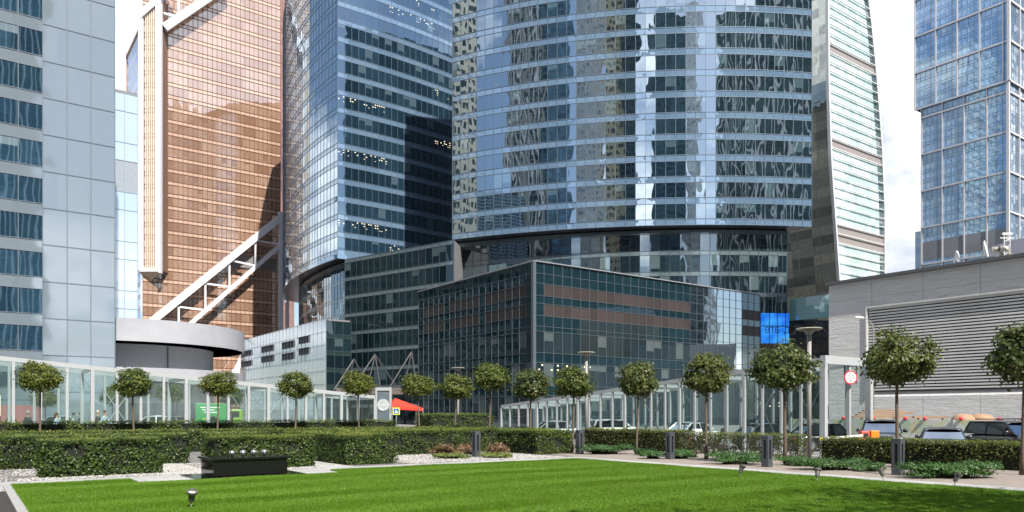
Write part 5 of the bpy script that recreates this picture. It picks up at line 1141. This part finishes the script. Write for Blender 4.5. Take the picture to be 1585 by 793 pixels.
LT = ['clipped ball tree in front of the left end of the gallery, leftmost of all', 'clipped ball tree by the walkers, second from the left edge', 'clipped ball tree in front of the green lorry', 'clipped ball tree in front of the silver block', 'clipped ball tree just left of the round emblem sign']
for i, lb in enumerate(LT):
    px = (62, 208, 336, 457, 556)[i]; Y = 34+2.293*i; q = W(px, 640, Y)
    tree(i % 2, (q[0], q[1], 0), i*1.7, (.98, .98, 1.0), lb, 'clipped ball trees behind the hedges')
RTs = [(650, 45.7, 0, 1.0, 'clipped ball tree at the garden corner right of the red tent'), (703, 43.4, 1, 1.0, 'clipped yellowish ball tree in front of the far disc lamp'), (757, 40.4, 0, 1.08, 'clipped ball tree in front of the black people carrier'), (821, 37.5, 3, .97, 'clipped tree with a peaked crown below the corner of the dark block'), (886, 34.7, 1, .98, 'clipped tree beside the gap lamp'),
       (985, 31.6, 3, .92, 'clipped tree standing behind the first juniper cushion on the right'), (1093, 28, 3, .93, 'clipped tree in the gravel between the two slotted bollards'), (1216, 25.1, 2, .98, 'clipped tree left of the tall near disc lamp'), (1389, 22.6, 2, 1.02, 'clipped tree directly behind the front bollard, before the stone grille'), (1582, 20.8, 3, 1.02, 'clipped tree cut off by the right edge of the photo')]
for i, (px, Y, kd, s, lb) in enumerate(RTs):
    q = W(px, 640, Y); tree(kd, (q[0], q[1], 0), i*2.3+.6, (s, s, s*(1.0 if kd < 2 else 1.02)), lb, 'clipped trees along the right path')
# darker trees behind the gallery
for i, (px, Y, s, lb) in enumerate(((72, 46, .8, 'dark ball tree seen through the gallery glass behind the leftmost tree'), (175, 47, .85, 'dark ball tree seen through the gallery glass left of the second tree'), (262, 49, .9, 'dark ball tree seen through the gallery glass before the ramp'), (357, 50, .95, 'dark ball tree seen through the gallery glass above the lorry cab'))):
    q = W(px, 640, Y); tree(i % 2, (q[0], q[1], 0), i*1.1, (s, s, s), lb, 'ball trees behind the left gallery')

# unseen big trees, added right of and behind the view to shade the lawn
def shade_tree(seed, loc, h, r, label):
    rng = np.random.default_rng(seed); t = thing('added_shade_tree', label, 'tree', loc, 0, 'unseen broadleaf trees added to shade the lawn'); m = MB()
    m.tube([(0, 0, 0), (.1, 0, h*.3), (0, .1, h*.6), (.1, 0, h*.9)], [.28, .2, .13, .04], 10); C = []
    for k in range(26):
        a = k*2.4; z = h*rng.uniform(.35, .98); L = r*rng.uniform(.35, 1)*(1-.5*abs(z/h-.6)); e = (L*math.cos(a), L*math.sin(a), z); C.append(e); m.tube([(0, 0, z*.75), (e[0]*.5, e[1]*.5, z*.9), e], [.08, .05, .02], 6)
    m.build('trunk', barkm, t, smooth=True); C = np.array(C); n = 6500; i = rng.integers(0, len(C), n); P = C[i]+rng.normal(0, 1, (n, 3))*np.array([.75, .75, .28]); V, Fc = leafcloud(P, np.tile([0, 0, 1.0], (n, 1)), .11, 1, .6, rng); fastmesh('crown', V, Fc, leaf_near, t)
shade_tree(5, (12.5, 6.5, 0), 11, 3.4, 'added shade tree just outside the right of the picture, nearest the lawn'); shade_tree(6, (17.5, 2.5, 0), 15, 4.0, 'tallest added shade tree outside the right of the picture'); shade_tree(7, (6.0, 1.5, 0), 12.0, 3.2, 'smaller added shade tree outside the lower right corner of the picture'); shade_tree(9, (11.5, -4.0, 0), 17, 3.8, 'added shade tree farthest outside the right of the picture'); shade_tree(12, (2.0, -5.5, 0), 16, 3.6, 'added shade tree behind the viewpoint')

def hedge(label, a0, a1, b0, b1, h, dens=520, mat=None, size=.036, group='clipped hedges of the garden', loose=0.0, z0=0.0, seed=0, stems=False):
    t = thing('hedge', label, 'hedge', (C0[0], C0[1], z0), AZ, group); rng = np.random.default_rng(seed+int(a0*10+b0*7)+500); mat = mat or hedge_leaf
    L, D = a1-a0, b1-b0; faces = [('t', L*D), ('f', L*h), ('r', D*h), ('l', D*h), ('k', L*h*.5)]; Ps, Ns = [], []
    for nm, ar in faces:
        n = int(ar*dens*(1.35 if nm == 't' else 1)); u, v = rng.random(n), rng.random(n)
        if nm == 't': P = np.stack([a0+u*L, b0+v*D, np.full(n, h)], 1); N = (0, 0, 1)
        elif nm == 'f': P = np.stack([a0+u*L, np.full(n, b0), v*h], 1); N = (0, -1, .2)
        elif nm == 'k': P = np.stack([a0+u*L, np.full(n, b1), v*h], 1); N = (0, 1, .2)
        elif nm == 'r': P = np.stack([np.full(n, a1), b0+u*D, v*h], 1); N = (1, 0, .2)
        else: P = np.stack([np.full(n, a0), b0+u*D, v*h], 1); N = (-1, 0, .2)
        Ps.append(P); Ns.append(np.tile(N, (n, 1)))
    P = np.concatenate(Ps); N = np.concatenate(Ns).astype(float)
    # soften the corners, swell unevenly
    cx_, cy_, cz_ = (a0+a1)/2, (b0+b1)/2, h*.5; q = (P-np.array([cx_, cy_, cz_]))/np.array([L/2, D/2, h/2]); e = np.sort(np.abs(q), axis=1); cor = np.clip(e[:, 1]-.8, 0, 1); P -= (P-np.array([cx_, cy_, cz_]))*(cor*.18)[:, None]*np.minimum(1, .6/np.array([L/2, D/2, h/2]))
    sw = .05*np.sin(P[:, 0]*2.3+seed)*np.cos(P[:, 2]*4+P[:, 1]*2)+.025*np.sin(P[:, 0]*7.1+P[:, 2]*5); P += N*sw[:, None]; P -= N*np.abs(rng.normal(0, .055+loose*.15, len(P)))[:, None]; P += rng.normal(0, .015+loose*.05, P.shape); P[:, 2] = np.maximum(P[:, 2], .02)
    if loose:
        keep = (np.sin(P[:, 0]*3.1+seed)+np.sin(P[:, 1]*2.2+1.3*seed)+np.sin(P[:, 2]*6+P[:, 0]*5)+rng.normal(0, .9, len(P))) > -1.6+loose*(1.6-P[:, 2]*1.2); P, N = P[keep], N[keep]
    fl = N[:, 2] > .9; N[fl] += np.array([.15, -.1, .8]); top = rng.random(len(P)) < .04; P[top, 2] += np.abs(rng.normal(0, .04, top.sum()))
    hol = (np.sin(P[:, 0]*5.3+seed*3)+np.sin(P[:, 2]*9+P[:, 0]*3.3)+np.sin(P[:, 1]*6.1+P[:, 2]*4.7)+rng.normal(0, .7, len(P))) > -1.25; hol |= N[:, 2] > .5; P, N = P[hol], N[hol]
    V, Fc = leafcloud(P, N, size, .8, .6, rng); fastmesh('foliage', V, Fc, mat, t)
    nt_ = int(L*D*dens*.55); Q = np.stack([rng.uniform(a0+.03, a1-.03, nt_), rng.uniform(b0+.03, b1-.03, nt_), h+np.abs(rng.normal(0, .035, nt_))+.02*np.sin(np.arange(nt_))], 1); V, Fc = leafcloud(Q, np.tile([0.2, -.2, 1.0], (nt_, 1)), size*.85, .7, .5, rng); fastmesh('lit_top_leaves', V, Fc, lit_top_leaf, t)  # extra lighter leaves stand in for sunlight on the hedge top
    m = MB()
    if loose > .3:
        for k in range(int(L*D*14)+6):
            x, y = rng.uniform(a0+.05, a1-.05), rng.uniform(b0+.05, b1-.05); m.tube([(x, y, 0), (x+rng.uniform(-.1, .1), y+rng.uniform(-.1, .1), h*.85)], [.012, .005], 5)
        m.build('stems', barkm, t)
    else: m.box(a0+.12, a1-.12, b0+.12, b1-.12, .0, h-.1); m.build('core', core_m, t)
    return t
hedge('front left hedge block nearest the camera, with a few red leaves', -16.5, -13.5, 2.1, 3.2, .97, 900)
hedge('clipped hedge block directly behind the black granite block', -12.2, -9.0, 2.1, 3.2, .97, 900)
hedge('clipped hedge block right of the side path, just left of the pebble patch', -8.0, -6.1, 2.1, 5.0, .97, 700)
hedge('long dark clipped hedge behind the front left block, running off the left edge', -27, -11.8, 6.3, 7.5, .98, 600)
hedge('clipped hedge wall behind the one by the granite block', -11.2, -9.2, 6.3, 7.6, .98, 600)
hedge('clipped hedge wall behind the hedge right of the side path', -7.8, -6.3, 6.3, 9, .96, 450)
hedge('long central clipped hedge behind the sedum clumps', -6.0, .55, 6.4, 7.6, .98, 600)
hedge('short clipped hedge block at the path corner left of the gap lamp', .85, 2.9, 3.4, 6.4, .97, 650)
hedge('low clipped hedge row across the middle of the garden', -30, 3.4, 14.2, 15.2, .95, 260, size=.045)
hedge('lighter clipped hedge row behind the central hedge', -5, 6, 10.2, 11.1, .95, 350, size=.042)
hedge('thin dark hedge row along the back in front of the left gallery', -36, 3.5, 20.6, 21.4, 1.28, 200, size=.05)
hedge('tall dark hedge block between the emblem sign and the van', 6.0, 11, 21, 23.2, 2.0, 150, size=.055, z0=-.35)
hedge('olive clipped hedge right of the gap lamp', 7.0, 7.9, 1.2, 7.6, .92, 500, hedge_loose, .04, loose=.12, seed=3)
hedge('loose see through hedge behind the slotted bollards', 6.9, 7.9, -4.7, .8, .86, 330, hedge_loose, .042, loose=.55, seed=5)
hedge('dense right hedge in front of the parked cars', 7.0, 8.1, -14.5, -5.3, .80, 520, hedge_loose, .042, loose=.25, seed=9)
hedge('far low hedge beyond the garden corner towards the van', 5.2, 13, 16.8, 17.6, .9, 200, size=.05, z0=-.2)

def cushion(label, px, py, w, d, h, mat, name='juniper', cat='shrub', n=2600, size=.03, group='low juniper cushions', spiky=1.0, seed=1, ang=0):
    Y = CH*F/(py-HY); q = W(px, 640, Y); t = tag(empty(name, (q[0], q[1]+d/2, 0), ang), label, cat, group); rng = np.random.default_rng(seed)
    k = 16; n = int(n*1.5) if mat is juni else n; w = w*1.12; d = d*1.15; c = np.stack([rng.uniform(-1, 1, k)*w/2*.85, rng.uniform(-1, 1, k)*d/2*.75, rng.uniform(.15, .75, k)*h], 1); i = rng.integers(0, k, n)
    v = rng.normal(0, 1, (n, 3)); v[:, 2] = np.abs(v[:, 2])*.7; P = c[i]*np.array([1, 1, .8])+v*np.array([w*.10, d*.11, h*.22]); ok = (P[:, 0]/(w/2))**2+(P[:, 1]/(d/2))**2 < 1.25; P = P[ok]; P[:, 2] = np.abs(P[:, 2]); N = v[ok]+np.array([0, 0, .5]); V, Fc = leafcloud(P, N, size*1.5, .9, .3, rng); fastmesh('foliage', V, Fc, mat, t)
    m = MB(); m.lathe([(w*.24, 0), (w*.22, h*.25), (w*.12, h*.42), (0, h*.45)], n=12, sy=d/w); m.build('stems', core_m, t, smooth=True); return t
cushion('low green juniper cushion right of the hedge corner bollard', 938, 704, 2.1, 1.0, .46, juni, seed=1, n=4500)
cushion('small juniper left of the second slotted bollard', 1013, 711, .9, .6, .36, juni, seed=2); cushion('small juniper right of the second slotted bollard', 1057, 711, 1.0, .6, .38, juni, seed=3)
cushion('yellowish green juniper left of the third slotted bollard', 1143, 720, 1.6, .8, .46, juni, seed=4, n=4500)
cushion('low juniper tuft at the foot of the tree left of the tall disc lamp', 1232, 722, 1.0, .6, .34, juni, seed=14); cushion('low juniper tuft between the tall disc lamp and the front bollard', 1352, 731, .8, .5, .3, juni, seed=15); cushion('low juniper tuft right of the tree behind the first juniper', 1001, 705, .8, .5, .32, juni, seed=16)
cushion('wide juniper under the tall near disc lamp', 1296, 729, 2.0, .9, .42, juni, seed=5, n=5000); cushion('wide juniper right of the front bollard', 1482, 742, 2.3, .9, .46, juni, seed=6, n=6500)
for i, (px, py, w, lb) in enumerate(((700, 711, 1.3, 'yellow green sedum clump left of the first bollard'), (766, 710, 1.1, 'yellow green sedum clump right of the first bollard'))):
    cushion(lb, px, py, w, .7, .26, sedum, 'sedum_clump', 'plant', 2200, .03, 'sedum clumps by the path', seed=20+i)
for i, (px, py, w, lb) in enumerate(((690, 706, 1.3, 'tuft of reddish grass behind the left sedum clump'), (725, 705, .8, 'tuft of reddish grass just left of the first bollard'), (768, 705, .9, 'tuft of reddish grass behind the right sedum clump'))):
    cushion(lb, px, py, w, .5, .5, redg, 'reddish_grass_tuft', 'plant', 900, .045, 'reddish grass tufts', seed=30+i)
for i, (px, lb) in enumerate(((17, 'small dark topiary ball behind the gallery glass by the red stone wall'), (102, 'small clipped cone behind the gallery glass between the walkers'), (293, 'small dark topiary ball behind the gallery glass under the ramp'), (330, 'small dark topiary beside the lorry wheel'))):
    q = W(px, 640, 49); t = thing('topiary', lb, 'topiary', (q[0], q[1], 0), 0, 'small topiaries behind the left gallery'); rng = np.random.default_rng(i); n = 1500; v = rng.normal(0, 1, (n, 3)); v /= np.linalg.norm(v, axis=1)[:, None]; P = v*np.array([.32, .32, .5])+np.array([0, 0, 1.0]); V, Fc = leafcloud(P, v, .05, .8, .6, rng); fastmesh('foliage', V, Fc, hedge_leaf, t)
    m = MB(); m.lathe([(.2, 0), (.26, .45), (.23, .45), (0, .44)], n=14); m.build('pot', concrete_d, t)

# ---------------------------------------------------------------- grass blades and pebbles
n = 1900000; rng = RNG; a = rng.uniform(-17.2, 0, n); b = -19*rng.random(n)**1.0; a = a+rng.normal(0, .03, n)*(np.abs(a) < .08); b = b+np.abs(rng.normal(0, .04, n))*(b > -.05)
X = C0[0]+a*A[0]+b*B[0]; Y = C0[1]+a*A[1]+b*B[1]; ok = (Y > 12.0) & (np.abs(X) < Y*.69+.5) & ~((a > -14.7) & (a < -9.4) & (b > -1.15)); ok &= rng.random(n) < np.clip(1.25-(Y-12)/26, .4, 1)
X, Y = X[ok], Y[ok]; n = len(X); th = rng.uniform(0, math.pi, n); hgt = rng.uniform(.025, .055, n)*(1+.25*np.sin(X*1.7)*np.cos(Y*1.3)); wd = .006+.0003*(Y-12); lx, ly = rng.normal(0, .018, n), rng.normal(0, .018, n)
V = np.empty((n, 3, 3)); V[:, 0] = np.stack([X-np.cos(th)*wd, Y-np.sin(th)*wd, np.full(n, .03)], 1); V[:, 1] = np.stack([X+np.cos(th)*wd, Y+np.sin(th)*wd, np.full(n, .03)], 1); bb = -(X-C0[0])*.588+(Y-C0[1])*.809; st = np.tanh(3*np.sin(bb*math.pi/(.95)+.8*np.sin(X*.45+bb*.3)))*(.007+.009*np.sin(X*.7+bb*1.3)*np.sin(X*.31-bb*.5)); lx += st*B[0]; ly += st*B[1]  # streaked blade lean stands in for light bands bounced off the glass
V[:, 2] = np.stack([X+lx, Y+ly, .03+hgt], 1)
grassm = leafmat('grass_blade', (.075, .185, .010), (.125, .28, .018), (.23, .36, .04), .35, .5)
g = fastmesh('grass', V.reshape(-1, 3), np.arange(n*3).reshape(-1, 3), grassm); tag(g, 'short bright green mown grass of the lawn', 'grass', kind='stuff')
# pebbles in the pale beds
pts = []
for (a0, a1, b0, b1, nn_) in ((-30, -17, 1.4, 6.2, 3500), (-17, -8.2, 1.4, 2.3, 2600), (-13.6, -12.2, 1.4, 6.2, 2200), (-17, -9, 3.2, 6.2, 2500), (-6.0, .8, 1.4, 6.3, 7000)):
    pts.append(np.stack([rng.uniform(a0, a1, nn_), rng.uniform(b0, b1, nn_)], 1))
p = np.concatenate(pts); n = len(p); X = C0[0]+p[:, 0]*A[0]+p[:, 1]*B[0]; Y = C0[1]+p[:, 0]*A[1]+p[:, 1]*B[1]; s = rng.uniform(.018, .04, n)
octv = np.array([[1, 0, 0], [0, 1, 0], [-1, 0, 0], [0, -1, 0], [0, 0, .6], [0, 0, -.6]]); th = rng.uniform(0, 6.28, n); cs, sn = np.cos(th), np.sin(th)
V = np.empty((n, 6, 3)); V[:, :, 0] = X[:, None]+s[:, None]*(octv[None, :, 0]*cs[:, None]-octv[None, :, 1]*sn[:, None]*.7); V[:, :, 1] = Y[:, None]+s[:, None]*(octv[None, :, 0]*sn[:, None]+octv[None, :, 1]*cs[:, None]*.7); V[:, :, 2] = s[:, None]*octv[None, :, 2]+.01
ft = np.array([[0, 1, 4], [1, 2, 4], [2, 3, 4], [3, 0, 4], [1, 0, 5], [2, 1, 5], [3, 2, 5], [0, 3, 5]]); Fc = (np.arange(n)[:, None, None]*6+ft[None]).reshape(-1, 3)
pm, nt = newmat('pebble'); ri = nd(nt, 'ShaderNodeNewGeometry').outputs['Random Per Island']; outp(nt, nd(nt, 'ShaderNodeBsdfPrincipled', {'Base Color': ramp(nt, ri, [(0, (.24, .235, .23)), (1, (.48, .47, .46))]), 'Roughness': .7}).outputs[0])
g = fastmesh('gravel', V.reshape(-1, 3), Fc, pm); tag(g, 'loose pale pebbles in the beds between path and hedges', 'gravel', kind='stuff')

# ---------------------------------------------------------------- the city behind the viewpoint, seen mirrored in the facades
CITY = [  # azimuth from -y towards +x (deg), distance from the convex tower, half width, height, material, words
    (-38, 235, 24, 275, ('city_ribbed', (.38, .36, .33), (.02, .03, .035), .55, .9), 'dark ribbed tower of the city behind the viewpoint'),
    (-28.5, 265, 20, 265, ('city_blue', (.16, .24, .32), (.05, .12, .2), .8, .7), 'blue grey glass tower of the city behind the viewpoint'),
    (-18.8, 285, 19, 285, ('city_white', (.72, .74, .76), (.3, .36, .42), .45, .6), 'white tower of the city behind the viewpoint'),
    (-12.5, 250, 10.5, 265, ('city_brick', (.58, .50, .33), (.05, .05, .05), .5, .55), 'yellow brick tower of the city behind the viewpoint'),
    (-8, 245, 11, 250, ('city_dark', (.05, .07, .08), (.01, .02, .03), .8, .8), 'black glass tower of the city behind the viewpoint'),
    (2.5, 330, 29, 240, ('city_navy', (.06, .09, .13), (.02, .05, .08), .85, .75), 'navy glass tower of the city behind the viewpoint'),
    (9, 420, 12, 290, ('city_pale', (.70, .70, .72), (.4, .45, .5), .5, .6), 'pale stone tower of the city behind the viewpoint'),
    (20, 430, 36, 290, ('city_green', (.045, .075, .07), (.01, .03, .03), .9, .8), 'dark green glass tower of the city behind the viewpoint'),
    (33, 205, 36, 240, ('city_teal', (.055, .085, .085), (.015, .035, .035), .8, .8), 'wide teal tower of the city behind the viewpoint')]
cx0, cy0 = 32.0, 141.0; R_ = math.radians
for az, dist, hw, h, (mn, wc, gc, fx, fy), lb in CITY:
    # hit point on the mirror facade varies with azimuth
    xh = cx0+(az-6.8)*.55 if az < 6.8 else cx0+(az-6.8)*.7
    px_, py_ = xh+dist*math.sin(R_(az)), cy0+3-dist*math.cos(R_(az)); t = thing('city_tower', lb, 'tower', (px_, py_, -.35), R_(az)*1.0); m = MB()
    dp = min(hw, 13); m.prism([(-hw, -dp), (hw, -dp), (hw, dp), (-hw, dp)], 0, h, uvs=(2.9, 3.6)); m.build('tower_wall', winwall(mn, wc, gc, fx, fy, .5), t)
    m = MB(); m.box(-hw*.5, hw*.5, -dp*.5, dp*.5, h, h+5); m.build('roof_block', roofm, t)
    if mn in ('city_green', 'city_teal', 'city_ribbed'):
        m = MB()
        for k in range(int(hw/3.2)*2): x = -hw+1.5+k*3.3; m.box(x-.3, x+.3, dp+.01, dp+.7, 0, h)
        m.build('vertical_rib', white, t)
for (x, y, hw, hh, h, mn, wc, gc, lb) in ((-114, 82, 12, 12, 170, 'city_stone', (.42, .40, .34), (.03, .04, .04), 'beige stone tower far outside the left of the picture'),
    (-158, 165, 36, 40, 75, 'city_low_left', (.06, .075, .085), (.015, .025, .03), 'broad dark block outside the left of the picture'), (200, 78, 40, 40, 95, 'city_low_right', (.05, .065, .075), (.012, .02, .026), 'broad dark block outside the right of the picture')):
    t = thing('city_tower', lb, 'tower', (x, y, -.35), 0); m = MB(); m.prism([(-hw, -hh), (hw, -hh), (hw, hh), (-hw, hh)], 0, h, uvs=(2.9, 3.6)); m.build('tower_wall', winwall(mn, wc, gc, .6, .6, .4), t); m = MB(); m.box(-hw*.5, hw*.5, -hh*.5, hh*.5, h, h+4); m.build('roof_block', roofm, t)
t = thing('stone_hall', 'pale stepped stone building hidden behind the hall, mirrored in the dark block', 'hall', (0, 0, 0)); m = MB()
m.prism([(66, 100), (86, 96), (90, 128), (70, 132)], -.35, 11); m.build('wall', pbr('pale_render', (.72, .72, .72), .7), t); m = MB(); m.prism([(67, 101), (86, 98), (89, 127), (70, 130)], 11, 16.5); m.build('upper_wall', pbr('grey_render', (.45, .46, .48), .7), t)

SC.cycles.max_bounces = 8; SC.cycles.diffuse_bounces = 3; SC.cycles.glossy_bounces = 4; SC.cycles.transparent_max_bounces = 24; SC.cycles.transmission_bounces = 4
SC.cycles.caustics_reflective = False; SC.cycles.caustics_refractive = False; SC.cycles.sample_clamp_indirect = 6
